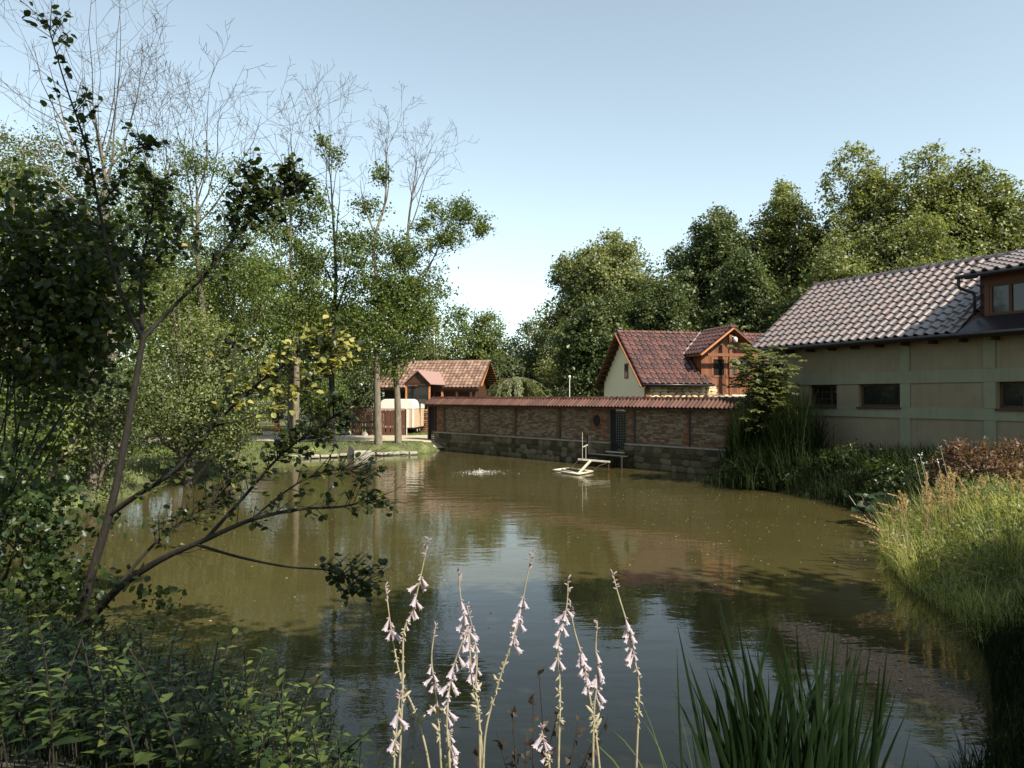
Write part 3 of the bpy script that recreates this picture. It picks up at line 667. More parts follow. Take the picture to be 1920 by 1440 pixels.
# ------------------------------------------------------------------ white trailer
p = at(712, 803, 52.0); TRZ = gz(p.x, 52)
tr = root('box_trailer', (p.x, 52.0, TRZ), R(-6), 'tall box trailer with rounded white top and tan lower panels behind the slatted fence', 'trailer')
b = MB(); W_, D_ = 2.42, 3.4
prof = [(0, .45), (0, 2.0), (.12, 2.28), (.4, 2.4), (W_-.4, 2.4), (W_-.12, 2.28), (W_, 2.0), (W_, .45)]
MB().prism([(0.0, 1.72), (0, 2.05), (.10, 2.3), (.34, 2.42), (W_-.34, 2.42), (W_-.10, 2.3), (W_, 2.05), (W_, 1.72)], 0, D_).build('top', m_white, tr, bevel=.04)
MB().box(.02, W_-.02, .02, D_-.02, .45, 1.715).build('body', m_tan, tr)
for x in (0, W_-.5, W_-.14): MB().box(x, x+.14, -.01, .1, .45, 1.716).build('corner_post', m_white, tr)
MB().box(.3, W_-.7, -.004, .018, .6, 1.6).build('ramp_panel', m_wood_dark, tr)
MB().box(-.02, W_+.02, -.02, D_, .36, .449).build('chassis', m_gutter, tr)
for yy in (1.2, 2.0):
    for xx in (.02, W_-.24):
        wo = MB().prism([(yy+.32*math.cos(2*PI*k/20), .32+.32*math.sin(2*PI*k/20)) for k in range(20)], xx, xx+.2, 'x').build('wheel', m_gutter, tr)
        MB().prism([(yy+.17*math.cos(2*PI*k/14), .32+.17*math.sin(2*PI*k/14)) for k in range(14)], xx-.006 if xx < 1 else xx+.201, xx-.001 if xx < 1 else xx+.206, 'x').build('rim', m_pipe, wo)

# ------------------------------------------------------------------ slatted fence made of boards
p0 = at(660, 806, 49.5); fz = gz(p0.x, 49.5)
fc = root('slatted_fence', (p0.x, 49.5, fz), R(1), 'dark red board fence with upright slats standing on grass before the white trailer', 'fence')
FL = 3.45; zt = 1.75; random.seed(5)
for z in (.12, .82, 1.5): MB().box(0, FL, .0, .04, z, z+.13).build('rail', m_wood_dark, fc)
x = 0
k = 0
while x < FL-.05:
    wd = .11
    if k % 9 in (6,): x += .07
    MB().box(x, x+wd, -.028, -.002, .06, zt-.04+random.uniform(-.02, .02)).build('slat', m_wood_fence if k % 3 else m_wood_dark, fc)
    x += wd+(.02 if k % 4 else .065); k += 1
for x in (-.06, 1.62, FL+.02): MB().box(x, x+.1, .045, .14, 0, zt+.06).build('fence_post', m_wood_orange if x < 0 else m_wood_dark, fc)
MB().box(-.05, FL+.1, -.05, .15, zt+.0, zt+.045).build('top_rail', m_wood_fence, fc)
MB().tube([(FL+.16, 0, 0), (FL+.16, 0, 1.72), (FL+.1, 0, 1.8), (FL-.4, 0, 1.82)], .035, 8).build('pipe_frame', m_pipe, fc)
# thin rail fence further left
p1 = at(640, 775, 60)
rf = root('rail_fence', (p1.x-3.5, 60, gz(p1.x, 60)), 0, 'thin pale rail fence crossing the lawn left of the slatted fence', 'fence')
for x in (0, 2.0, 4.0): MB().box(x, x+.08, 0, .08, 0, 1.2).build('fence_post', m_concrete, rf)
MB().box(0, 4.08, -.02, 0, 1.1, 1.2).build('rail', m_concrete, rf)

# ------------------------------------------------------------------ picnic table, benches, parasol
def picnic(px, d, label, rz):
    p = at(px, 800, d); r_ = root('picnic_table', (p.x, d, gz(p.x, d)), rz, label, 'table', None)
    tt = root
    for k in range(5): MB().box(-.95, .95, -.38+k*.155, -.25+k*.155, .72, .76).build('tabletop_board', m_wood_orange, r_)
    for s in (-1, 1):
        for k in range(2): MB().box(-.95, .95, s*.72-.13+k*.14, s*.72-.01+k*.14, .42, .46).build('seat_board', m_wood_orange, r_)
        MB().bar((s*.7, -.3, .72), (s*.7, -.62, 0), .06).build('leg', m_wood_orange, r_); MB().bar((s*.7, .3, .72), (s*.7, .62, 0), .06).build('leg', m_wood_orange, r_)
        MB().box(s*.7-.03, s*.7+.03, -.8, .8, .35, .419).build('crossbeam', m_wood_orange, r_)
picnic(500, 50.5, 'orange wooden picnic table on the lawn between the big bush and the bare trunk', R(4))
pp = at(474, 800, 50.2); zz = gz(pp.x, 50.2)
pa = root('parasol', (pp.x, 50.2, zz), 0, 'beige canvas parasol over the picnic benches beyond the path', 'parasol')
MB().tube([(0, 0, 0), (0, 0, 2.95)], .03, 8).build('pole', m_gutter, pa)
cv = MB(); n = 8; top = (0.15, 0, 2.95); ring = [(.15+1.35*math.cos(2*PI*k/n), 1.35*math.sin(2*PI*k/n), 2.22) for k in range(n)]
low = [(x, y, z-.14) for x, y, z in ring]
cv.add([top]+ring+low, [(0, 1+k, 1+(k+1) % n) for k in range(n)]+[(1+k, 9+k, 9+(k+1) % n, 1+(k+1) % n) for k in range(n)])
cv.build('canopy', m_canvas, pa)
for k in range(n): MB().bar(top, ring[k], .02).build('rib', m_gutter, pa)
# board on a pole beyond
bb = at(480, 800, 56); bo = root('backboard', (bb.x, 56, gz(bb.x, 56)), R(10), 'white framed board on a post above the parasol', 'board')
MB().box(-.35, .35, -.02, .02, 3.2, 3.28).box(-.35, .35, -.02, .02, 3.82, 3.9).box(-.35, -.28, -.02, .02, 3.28, 3.82).box(.28, .35, -.02, .02, 3.28, 3.82).build('board_frame', m_white, bo)
MB().box(-.28, .28, -.01, .01, 3.28, 3.82).build('board', m_sheet, bo); MB().tube([(0, .06, 0), (0, .06, 3.8)], .05, 8).build('post', m_gutter, bo)

# ------------------------------------------------------------------ lamp post, boulders, bank slabs
lp = at(1068, 744, 46); lr = root('lamp_post', (lp.x, 46, gz(lp.x, 46)), 0, 'slim white lamp post standing behind the brick wall left of the cream house', 'lamp')
zb = gz(lp.x, 46); MB().tube([(0, 0, 0), (0, 0, 4.25-zb)], .024, 8).build('pole', m_white, lr)
MB().tube([(0, 0, 4.2-zb), (0, 0, 4.32-zb), (0, 0, 4.42-zb)], [.04, .09, .05], 10).build('lamp_head', m_white, lr)
def rock(name, loc, s, mat, label, cat, group=None, seed=0):
    rg_ = np.random.default_rng(seed); me = bpy.data.meshes.new(name)
    import bmesh
    bm = bmesh.new(); bmesh.ops.create_icosphere(bm, subdivisions=2, radius=1)
    for v in bm.verts: v.co *= 1+rg_.uniform(-.16, .16); v.co.x *= s[0]; v.co.y *= s[1]; v.co.z *= s[2]
    bm.to_mesh(me); bm.free(); me.materials.append(mat); o = link(name, me, None, loc, (0, 0, rg_.uniform(0, 3))); return tag(o, label, cat, group)
rk = [(506, 807, 49, (.55, .3, .22), 'pale flat boulder lying under the picnic table edge'), (538, 808, 49, (.45, .3, .2), 'pale rounded boulder right of the picnic table'),
      (648, 800, 51, (.6, .4, .28), 'large pale boulder left of the slatted fence'), (684, 806, 49.1, (.22, .2, .2), 'small grey boulder at the foot of the slatted fence'),
      (446, 832, 44, (.5, .35, .3), 'tan boulder beside the big bush at the path')]
for i, (px, py, d, s, lb_) in enumerate(rk):
    p = at(px, py, d); rock('boulder', (p.x, d, gz(p.x, d)+s[2]*.5), s, m_rock, lb_, 'rock', 'boulders along the far path', i+5)
# slabs edging the far shore
random.seed(9)
for i in range(15):
    t = i/14; x = -11.2+5.9*t; 
    y = 37.0+ (x+11.2)*.62 if x < -8 else 39.05+(x+8)*.36
    o = MB().box(-.24, .24, -.2, .2, -.05, .07).build('edge_slab', m_concrete, None, bevel=.02); o.location = (x, y-.05, .10+random.uniform(-.02, .02)); o.rotation_euler = (random.uniform(-.08, .08), random.uniform(-.08, .08), random.uniform(-.2, .5)); o.scale = (random.uniform(.7, 1), random.uniform(.7, 1.1), 1)
    tag(o, 'low flat stone slab edging the far shore below the tree trunks', 'stone slab', 'stone slabs along the far waterline')
p = at(680, 860, 38.6)
cb = root('concrete_outlet', (p.x, 38.6, 0), R(8), 'grey concrete outlet box with dark flap at the far waterline left of the trunks', 'outlet')
MB().box(-.42, .42, -.3, .5, -.3, .30).build('box', m_concrete, cb, bevel=.02); MB().add([(-.75, -.32, -.05), (-.45, -.32, -.05), (-.45, .2, .35), (-.72, .2, .62)], [(0, 1, 2, 3)]).build('flap', m_black, cb)

# ------------------------------------------------------------------ floating aerator frame by the door
fp = at(1078, 885, 30.3)
fl = root('floating_frame', (fp.x, fp.y, 0), 0, 'pale pipe frame floating on the pond with a raised arm and crossbeam before the gate', 'pontoon')
A = [Vector(at(px, py, 3.1*F/(py-HOR))) - Vector((fp.x, fp.y, 0)) for px, py in ((1036, 884), (1084, 891), (1111, 886), (1066, 880))]
A = [Vector((a.x, a.y, .05)) for a in A]
for i in range(4): MB().tube([A[i], A[(i+1) % 4]], .042, 8).build('float_pipe', m_pipe, fl, True)
MB().tube([A[1].lerp(A[2], .05), A[0].lerp(A[3], .55)], .03, 6).build('cross_pipe', m_pipe, fl, True)
def rel(px, py, d): return Vector(at(px, py, d)) - Vector((fp.x, fp.y, 0))
a0 = A[1].lerp(A[2], .0); a1 = rel(1107, 864, 31.0); MB().bar(a0, a1, .09, .05).build('arm', m_pipe, fl)
q0, q1 = rel(1084, 861, 31.2), rel(1144, 866, 30.8); MB().bar(q0, q1, .07).build('crossbeam', m_pipe, fl)
MB().tube([rel(1092, 862, 31.1), rel(1092, 811, 31.1)], .011, 6).build('mast', m_pipe, fl)
MB().tube([rel(1098.5, 862, 31.1), rel(1098.5, 837, 31.1)], .012, 6).build('mast', m_pipe, fl)
MB().bar(rel(1093, 838, 31.1), rel(1102, 834, 31.1), .03, .05).build('mast_head', m_pipe, fl)
MB().tube([rel(1141, 866, 30.85), rel(1141, 883, 30.85)], .03, 6).build('strut', m_wood_dark, fl)
MB().tube([rel(1086, 862, 31.2), rel(1068, 880, 31.0)], .015, 5).build('cable', m_wood_dark, fl)
MB().tube([rel(1140, 867, 30.8), rel(1122, 874, 30.6), A[2]], .015, 5).build('cable', m_wood_dark, fl)
# landing platform by the gate
lpf = root('landing_platform', (WO.x+wx.x*(dr0+dr1)/2, WO.y+wx.y*(dr0+dr1)/2, 0), WAZ, 'dark planked landing platform below the gate in the brick wall', 'platform')
for k in range(8): MB().box(-1.05+k*.26, -.82+k*.26, -1.0, -.15, .50, .545).build('plank', m_black, lpf)
for x in (-1.0, .95): MB().box(x, x+.08, -.98, -.9, -.6, 1.35 if x < 0 else .5).build('post', m_black, lpf)
MB().box(-1.0, -.96, -.9, -.2, 1.28, 1.34).build('handrail', m_black, lpf)
MB().box(-1.05, 1.03, -.95, -.88, .42, .499).build('beam', m_black, lpf)
# splash: droplets and foam
c = []; n = 700
rr = np.abs(RNG.normal(0, .4, n)); aa = RNG.uniform(0, 2*PI, n)
C = np.stack([SPL.x+rr*np.cos(aa)*1.4, SPL.y+rr*np.sin(aa)*1.6, np.maximum(.004, RNG.uniform(-.10, .13, n)*np.exp(-(rr/.25)**2))], 1)
v, f = leaves(C, RNG.normal(size=(n, 3))*[.3, .3, 1], RNG.uniform(.012, .035, n))
tag(link('water_splash', np_mesh('water_splash', v, f, m_foam)), 'small white bubbling splash in the middle of the pond', 'splash', kind='stuff')
n = 420; pxs = RNG.uniform(-10, 9, n); pys = RNG.uniform(7, 38, n); ok = sdist(pxs, pys) < -.3
C = np.stack([pxs, pys, np.full(n, .006)], 1)[ok]
C2 = np.stack([RNG.uniform(3, 8, 200), RNG.uniform(8, 24, 200), np.full(200, .006)], 1); C2 = C2[sdist(C2[:, 0], C2[:, 1]) < -.3]; C = np.concatenate([C, C2])
v, f = leaves(C, np.tile([0, 0, 1.], (len(C), 1)), RNG.uniform(.015, .055, len(C)))
tag(link('floating_leaves', np_mesh('floating_leaves', v, f, m_leaf_speck)), 'scattered tiny fallen leaves floating on the pond', 'leaves', kind='stuff')

# ------------------------------------------------------------------ tree builders
def grow(p, d, ln, r, lvl, segs, tips, up=.18, spread=.6, kids=(5, 5, 4, 3), curl=.18, minr=.010, maxlvl=4, taper=.25):
    n = 5 if lvl < 2 else 3; pts = [np.array(p, float)]; dirs = []; d = np.array(d, float); d /= np.linalg.norm(d)
    for i in range(n):
        d = d + RNG.normal(0, curl*(.6 if lvl == 0 else 1), 3)+np.array([0, 0, up*(.5 if lvl < 1 else 1)]); d /= np.linalg.norm(d); dirs.append(d.copy()); pts.append(pts[-1]+d*ln/n)
    rs = [max(minr, r*(1-(1-taper)*i/n)) for i in range(n+1)]
    for i in range(n): segs.append((pts[i], pts[i+1], rs[i], rs[i+1]))
    if lvl >= 1: tips.append((pts[-1], lvl)); tips.append((pts[n//2+1], lvl))
    if lvl >= maxlvl: return
    k = kids[min(lvl, len(kids)-1)]
    for j in range(k):
        t = .25+.75*(j+RNG.uniform(.2, .9))/k; f = min(n-1, int(t*n)); q = pts[f]+(pts[f+1]-pts[f])*(t*n-f) if f < n else pts[-1]
        a = unit(np.cross(dirs[f], RNG.normal(size=3))); nd = dirs[f]*(1-spread*.55)+a*spread
        grow(q, nd, ln*RNG.uniform(.42, .68)*(1.1-.35*t), max(minr, rs[f]*.55), lvl+1, segs, tips, up, spread, kids, curl, minr, maxlvl, taper)
def trunk_path(ctrl, r0, r1, segs, sub=4):
    """smooth polyline through control points; returns points and radii"""
    P = [np.array(c, float) for c in ctrl]; out = []
    for i in range(len(P)-1):
        a = P[max(i-1, 0)]; b = P[i]; c = P[i+1]; d = P[min(i+2, len(P)-1)]
        for k in range(sub):
            t = k/sub; out.append(.5*((2*b)+(c-a)*t+(2*a-5*b+4*c-d)*t*t+(3*b-a-3*c+d)*t**3))
    out.append(P[-1]); n = len(out)-1; rs = [r0+(r1-r0)*(i/n)**.8 for i in range(n+1)]
    for i in range(n): segs.append((out[i], out[i+1], rs[i], rs[i+1]))
    return out, rs
def clumps(centers, rad, per, size, up=.5, spread=1.0, centre=None, shape=LEAF_T):
    Cc = np.asarray(centers, float); n = len(Cc); rad = np.broadcast_to(rad, (n,))
    off = RNG.normal(size=(n, per, 3))*rad[:, None, None]*[.55, .55, .4]
    C = (Cc[:, None]+off).reshape(-1, 3)
    out = unit(off+1e-6).reshape(-1, 3)*.5 + [0, 0, up]
    if centre is not None: out = out + unit(C-np.array(centre))*.6
    N = out+RNG.normal(size=C.shape)*.75*spread
    return leaves(C, N, RNG.uniform(.6, 1.25, len(C))*size, shape)
def crown_points(c, r, nl, ncl, lobe=.42, bottom=-.6, seed=0):
    """clump centres over the skins of lobes that make an uneven crown"""
    rg = np.random.default_rng(seed+100); c = np.array(c, float); r = np.array(r, float); L_ = []
    for i in range(nl):
        u = unit(rg.normal(size=3)); u[2] = max(u[2], bottom); k = rg.uniform(.45, .86)
        L_.append((c+u*r*k, r*lobe*rg.uniform(.75, 1.25)))
    L_.append((c, r*.6)); pts = []
    for _ in range(ncl):
        lc, lr = L_[rg.integers(len(L_))]; u = unit(rg.normal(size=3)); k = rg.uniform(.72, 1.08)
        if rg.random() < .12: k *= 1.15
        u[2] = abs(u[2]) if rg.random() < .35 else u[2]; pts.append(lc+u*lr*k)
    return np.array(pts)
def leafy_tree(name, label, px, d, ptop, rx, leafm, barkm=m_bark, seed=0, nl=14, ncl=420, per=34, size=.20, low=None, base_px=None, ry=None, cat='tree', group=None, clr=.55, trunk_r=.22, lobe=.42):
    """px/ptop: where the crown's middle and top show; rx radius in metres; low = height where the crown starts"""
    top = at(px, ptop, d); b = at(base_px or px, HOR, d); zb = gz(b.x, d); low = zb+2 if low is None else low
    cz = (top.z+low)/2; rz_ = (top.z-low)/2; c = np.array([top.x, d, cz]); ry = ry or rx
    rt = root(name, (b.x, d, zb), 0, label, cat, group)
    pts = crown_points(c, (rx, ry, rz_), nl, ncl, lobe, seed=seed)
    v, f = clumps(pts, clr, per, size, centre=c)
    if nl > 30:   # denser heart of the crown behind the outer lumps
        rc = np.random.default_rng(seed+900); u = unit(rc.normal(size=(260, 3)))*rc.uniform(.2, .72, (260, 1))*[rx, ry, rz_]; v2, f2 = clumps(c+u, .9, 26, .34); v, f = join([(v, f), (v2, f2)])
    off = np.array([b.x, d, zb]); link('crown', np_mesh('crown', v-off, f, leafm), rt)
    segs = []; trunk_path([(b.x, d, zb-.1), (b.x+(top.x-b.x)*.4, d, zb+(cz-zb)*.6), (top.x, d, cz), (top.x, d, top.z-.15*rz_)], trunk_r, .04, segs)
    rg = np.random.default_rng(seed)
    for q in pts[rg.choice(len(pts), 16, replace=False)]:
        z = rg.uniform(low-.5, cz); s = np.array([top.x, d, min(z, q[2]-.3)]); m_ = (s+q)/2+[0, 0, -.2]; segs += [(s, m_, trunk_r*.35, trunk_r*.22), (m_, q, trunk_r*.22, .03)]
    v, f = seg_tubes(segs, 6); link('trunk', np_mesh('trunk', v-off, f, barkm, True), rt)
    return rt

# right-hand wood behind the houses
leafy_tree('poplar_tree', 'broad grey green tree standing left of the cream house, tallest beside the open sky', 1132, 62, 440, 5.0, m_leaf_poplar, seed=1, lobe=.27, clr=.5, nl=54, ncl=1305, per=40, size=.25, low=5.2)
leafy_tree('poplar_tree', 'lower dark bushy tree rising just behind the gable of the cream house', 1115, 52, 540, 2.9, m_leaf_deep, seed=2, lobe=.27, clr=.5, nl=36, ncl=725, per=40, size=.20, low=1.5)
leafy_tree('poplar_tree', 'dark green tree behind the ridge of the cream house, with a rounded top', 1330, 63, 384, 4.7, m_leaf_deep, seed=3, lobe=.27, clr=.5, nl=54, ncl=1305, per=40, size=.25, low=3.5)
leafy_tree('poplar_tree', 'tree with pale thinning tips between the rounded dark tree and the tallest tree', 1470, 62, 338, 3.9, m_leaf_poplar, seed=4, lobe=.27, clr=.5, nl=48, ncl=1160, per=40, size=.25, low=3)
leafy_tree('poplar_tree', 'tallest tree of the wood, broad bright crown above the barn roof', 1660, 58, 276, 6.4, m_leaf_poplar, seed=5, lobe=.27, clr=.5, nl=72, ncl=1885, per=40, size=.24, low=3)
leafy_tree('poplar_tree', 'bright leafy tree sloping down right of the tallest tree above the barn ridge', 1800, 56, 312, 4.4, m_leaf_poplar, seed=6, lobe=.27, clr=.5, nl=54, ncl=1160, per=40, size=.24, low=3)
leafy_tree('poplar_tree', 'dark edged tree above the barn ridge at the far right, cut by the frame', 1885, 54, 296, 5.0, m_leaf_poplar, seed=7, lobe=.27, clr=.5, nl=54, ncl=1160, per=40, size=.24, low=3)
leafy_tree('shrubby_tree', 'deep green tree filling the gap above the dormer of the cream house', 1395, 54, 470, 3.4, m_leaf_deep, seed=8, lobe=.27, clr=.5, nl=36, ncl=870, per=40, size=.21, low=1)
leafy_tree('shrubby_tree', 'shady tree low behind the left end of the barn roof', 1560, 50, 430, 3.6, m_leaf_poplar, seed=9, lobe=.27, clr=.5, nl=36, ncl=870, per=40, size=.20, low=1)
leafy_tree('shrubby_tree', 'dark tree close behind the roof of the cream house, below the rounded top', 1240, 55, 500, 3.0, m_leaf_deep, seed=10, lobe=.27, clr=.5, nl=36, ncl=812, per=40, size=.20, low=1)
leafy_tree('shrubby_tree', 'green tree just above the barn ridge under the bright sloping tree', 1740, 46, 420, 3.8, m_leaf_poplar, seed=21, lobe=.27, clr=.5, nl=36, ncl=812, per=40, size=.20, low=2)
# middle distance
leafy_tree('maple_tree', 'round topped green tree behind the terracotta roof of the hut', 890, 66, 566, 3.2, m_leaf_ash, seed=11, nl=16, ncl=560, per=34, size=.22, low=1.5)
leafy_tree('maple_tree', 'smaller darker tree in the gap right of the hut, under open sky', 992, 70, 594, 3.0, m_leaf_poplar, seed=12, nl=12, ncl=460, per=34, size=.22, low=1)
leafy_tree('maple_tree', 'pale feathery tree peeping out left of the round topped tree behind the hut', 812, 74, 596, 2.6, m_leaf_pale, seed=13, nl=10, ncl=300, per=30, size=.20, low=1)
leafy_tree('maple_tree', 'shadowy tree behind the terracotta ridge at the foot of the round topped tree', 945, 63, 650, 2.2, m_leaf_deep, seed=14, nl=9, ncl=320, per=34, size=.20, low=.8)
leafy_tree('maple_tree', 'slender tree with sky showing through beside the lamp post', 1052, 58, 612, 1.9, m_leaf_poplar, seed=15, nl=8, ncl=170, per=28, size=.20, low=1)
# far wood that closes the horizon
pts = []
rg = np.random.default_rng(77)
for i in range(2600):
    px = rg.uniform(-250, 2300); d = rg.uniform(78, 95)
    if 830 < px < 1040: top_ = 690
    elif px < 830: top_ = 520+60*math.sin(px*.012)+rg.normal(0, 8)
    else: top_ = 520+40*math.sin(px*.02)
    pts.append(np.array(at(px, rg.uniform(top_, 752), d)))
v, f = clumps(np.array(pts), 1.5, 60, .34)
tag(link('far_wood', np_mesh('far_wood', v, f, m_leaf_deep)), 'dim far wood closing the view behind all trees and houses', 'woodland', kind='stuff')

# weeping conifer behind the wall
wc = at(968, 744, 45); zb = gz(wc.x, 45); we = root('weeping_conifer', (wc.x, 45, zb), 0, 'weeping evergreen with drooping bright green tips peeping over the brick wall', 'tree')
segs = []; lv = []; ld = []; ln_ = []
H0 = at(968, 702, 45).z - zb
segs.append((np.array([0, 0, 0]), np.array([-.1, 0, H0-.2]), .12, .07))
for i in range(46):
    a = RNG.uniform(0, 2*PI); L_ = RNG.uniform(1.0, 2.2)*(1.15 if math.cos(a) > 0 else 1); p = np.array([-.1, 0, H0-.25-RNG.uniform(0, .5)]); prev = p
    for k in range(1, 7):
        t = k/6; q = p+np.array([math.cos(a)*L_*t, math.sin(a)*L_*t, .28*math.sin(PI*t*.8)-1.15*t**2.2]); segs.append((prev, q, .025, .015)); prev = q
        for j in range(7):
            dz = RNG.uniform(.1, .7)*t+.08; c = q+np.array([RNG.normal(0, .08), RNG.normal(0, .08), 0])
            m_ = int(4+dz*16)
            for s_ in range(m_): lv.append(c+np.array([RNG.normal(0, .03), RNG.normal(0, .03), -dz*s_/m_])); ln_.append([math.cos(a)+RNG.normal(0, .5), math.sin(a)+RNG.normal(0, .5), .5]); ld.append([RNG.normal(0, .35), RNG.normal(0, .35), -1])
v, f = leaves(np.array(lv), np.array(ln_), RNG.uniform(.07, .13, len(lv)), LEAF_T, np.array(ld))
link('foliage', np_mesh('foliage', v, f, m_leaf_hop), we); v, f = seg_tubes(segs, 5); link('trunk', np_mesh('trunk', v, f, m_bark), we)

# ------------------------------------------------------------------ left-hand trees: bare tops, leafy below
def bare_tree(name, label, ctrl, r0, seed, limbs, leafzones=(), leafm=m_leaf_ash, barkm=m_bark, leaf=.15, per=28, clr=.38, up=.12, spread=.75, kids=(5, 5, 4, 3), minr=.008, maxlvl=4, twigm=None, leaf_top=None, leafp=.55, rt1=.03):
    """ctrl: list of (px, py, d) up the trunk; limbs: list of (t along the trunk, px, py, radius factor) target of each limb"""
    global RNG
    RNG = np.random.default_rng(seed)
    P = [np.array(at(*c)) for c in ctrl]; zb = gz(P[0][0], P[0][1]); P[0][2] = zb-.1
    off = np.array([P[0][0], P[0][1], zb]); rt = root(name, tuple(off), 0, label, 'tree', None)
    segs = []; tips = []
    pts, rs = trunk_path(P, r0, rt1, segs); n = len(pts)-1
    for (t, px, py, dd) in limbs:
        i = int(t*n); a = pts[i]; b = np.array(at(px, py, a[1]+dd)); v = b-a; ln = np.linalg.norm(v)
        grow(a, v/ln+np.array([0, 0, -up*.6]), ln*.85, rs[i]*.6, 1, segs, tips, up, spread, kids, .13, minr, maxlvl)
    d0 = pts[-1]-pts[-2]
    grow(pts[-1], d0, np.linalg.norm(P[-1]-P[-2])*.5, rt1, 1, segs, tips, up, spread, kids, .12, minr, maxlvl)
    thick = [s for s in segs if s[2] > .03]; thin = [s for s in segs if s[2] <= .03]
    v, f = seg_tubes(thick, 7); link('trunk', np_mesh('trunk', v-off, f, barkm, True), rt)
    if thin: v, f = seg_tubes(thin, 3); link('twigs', np_mesh('twigs', v-off, f, twigm or m_twig), rt)
    cz = leaf_top
    if cz is not None:
        c = [p for p, l in tips if p[2] < cz+RNG.normal(0, .5) and RNG.random() < leafp]
        extra = []
        for (px, py, d, r_, k) in leafzones:
            q = np.array(at(px, py, d)); extra += list(q+RNG.normal(size=(int(k*2.4), 3))*r_*[.5, .5, .45])
        c = np.array(c+extra)
        if len(c):
            v, f = clumps(c, clr, per, leaf); link('crown', np_mesh('crown', v-off, f, leafm), rt)
    return rt
def zat(py, d): return EYE.z+(HOR-py)*d/F
bare_tree('bare_ash_tree', 'tall slim tree with bare forked top, next left of the pair on the far bank',
    [(622, 832, 41), (622, 740, 41), (624, 620, 41), (630, 520, 41), (624, 400, 41), (620, 330, 41)], .23, 31,
    [(.72, 662, 300, .5), (.80, 560, 240, -.5), (.86, 650, 220, .6), (.93, 590, 160, -.3), (.97, 640, 120, .2), (1, 615, 115, 0), (.9, 575, 170, .4), (.55, 560, 390, .8), (.45, 680, 470, .5), (.42, 570, 480, -.7)],
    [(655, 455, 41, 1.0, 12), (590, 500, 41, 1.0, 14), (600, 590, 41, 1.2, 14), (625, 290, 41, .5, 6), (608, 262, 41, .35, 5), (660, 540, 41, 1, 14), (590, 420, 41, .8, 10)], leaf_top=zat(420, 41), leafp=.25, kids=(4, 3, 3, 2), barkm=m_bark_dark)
bare_tree('bare_ash_tree', 'tree with dead forked crown above dense leaves, left trunk of the pair by the path',
    [(710, 838, 40.5), (708, 760, 40.5), (706, 640, 40.5), (712, 560, 40.5), (700, 460, 40.7), (722, 380, 41), (724, 290, 41)], .24, 32,
    [(.72, 640, 330, -.4), (.9, 690, 250, .3), (.96, 735, 200, .5), (1, 705, 220, 0), (1, 745, 160, .2), (.8, 765, 250, -.5)],
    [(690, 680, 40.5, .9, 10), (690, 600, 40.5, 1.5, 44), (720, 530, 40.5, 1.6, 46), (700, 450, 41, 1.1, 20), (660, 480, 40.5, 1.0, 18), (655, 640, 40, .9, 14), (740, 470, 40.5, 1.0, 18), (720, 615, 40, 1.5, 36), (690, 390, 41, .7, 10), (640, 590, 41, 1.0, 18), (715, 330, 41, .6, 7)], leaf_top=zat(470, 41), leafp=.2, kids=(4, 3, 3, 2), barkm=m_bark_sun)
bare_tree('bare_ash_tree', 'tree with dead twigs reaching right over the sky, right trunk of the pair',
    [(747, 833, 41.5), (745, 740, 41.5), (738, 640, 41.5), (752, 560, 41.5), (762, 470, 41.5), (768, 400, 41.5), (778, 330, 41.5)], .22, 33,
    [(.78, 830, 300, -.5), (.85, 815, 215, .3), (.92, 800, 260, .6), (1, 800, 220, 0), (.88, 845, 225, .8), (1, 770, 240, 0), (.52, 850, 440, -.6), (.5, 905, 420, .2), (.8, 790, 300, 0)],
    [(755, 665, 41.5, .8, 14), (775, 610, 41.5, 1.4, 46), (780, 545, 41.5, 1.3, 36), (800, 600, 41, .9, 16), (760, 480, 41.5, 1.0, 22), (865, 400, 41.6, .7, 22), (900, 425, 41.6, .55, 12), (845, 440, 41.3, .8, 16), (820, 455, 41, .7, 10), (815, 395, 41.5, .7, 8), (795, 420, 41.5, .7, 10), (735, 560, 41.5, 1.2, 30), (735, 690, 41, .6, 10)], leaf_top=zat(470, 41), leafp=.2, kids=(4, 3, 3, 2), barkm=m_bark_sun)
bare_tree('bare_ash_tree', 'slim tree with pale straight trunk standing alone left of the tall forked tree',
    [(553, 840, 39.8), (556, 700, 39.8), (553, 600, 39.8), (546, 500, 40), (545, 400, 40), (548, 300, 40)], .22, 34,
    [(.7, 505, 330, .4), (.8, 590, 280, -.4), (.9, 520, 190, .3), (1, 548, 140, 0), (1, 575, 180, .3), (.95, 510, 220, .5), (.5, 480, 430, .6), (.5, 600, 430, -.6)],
    [(520, 430, 40, 1.3, 26), (560, 380, 40, 1.0, 16), (500, 520, 40, 1.5, 30), (575, 560, 40, 1.3, 24), (545, 330, 40, .6, 7), (600, 380, 40, .8, 10), (530, 620, 40, 1.4, 26), (575, 480, 40, 1.2, 20), (500, 350, 40, .7, 8)], leaf_top=zat(400, 40), leafp=.28, kids=(4, 3, 3, 2), barkm=m_bark_sun)
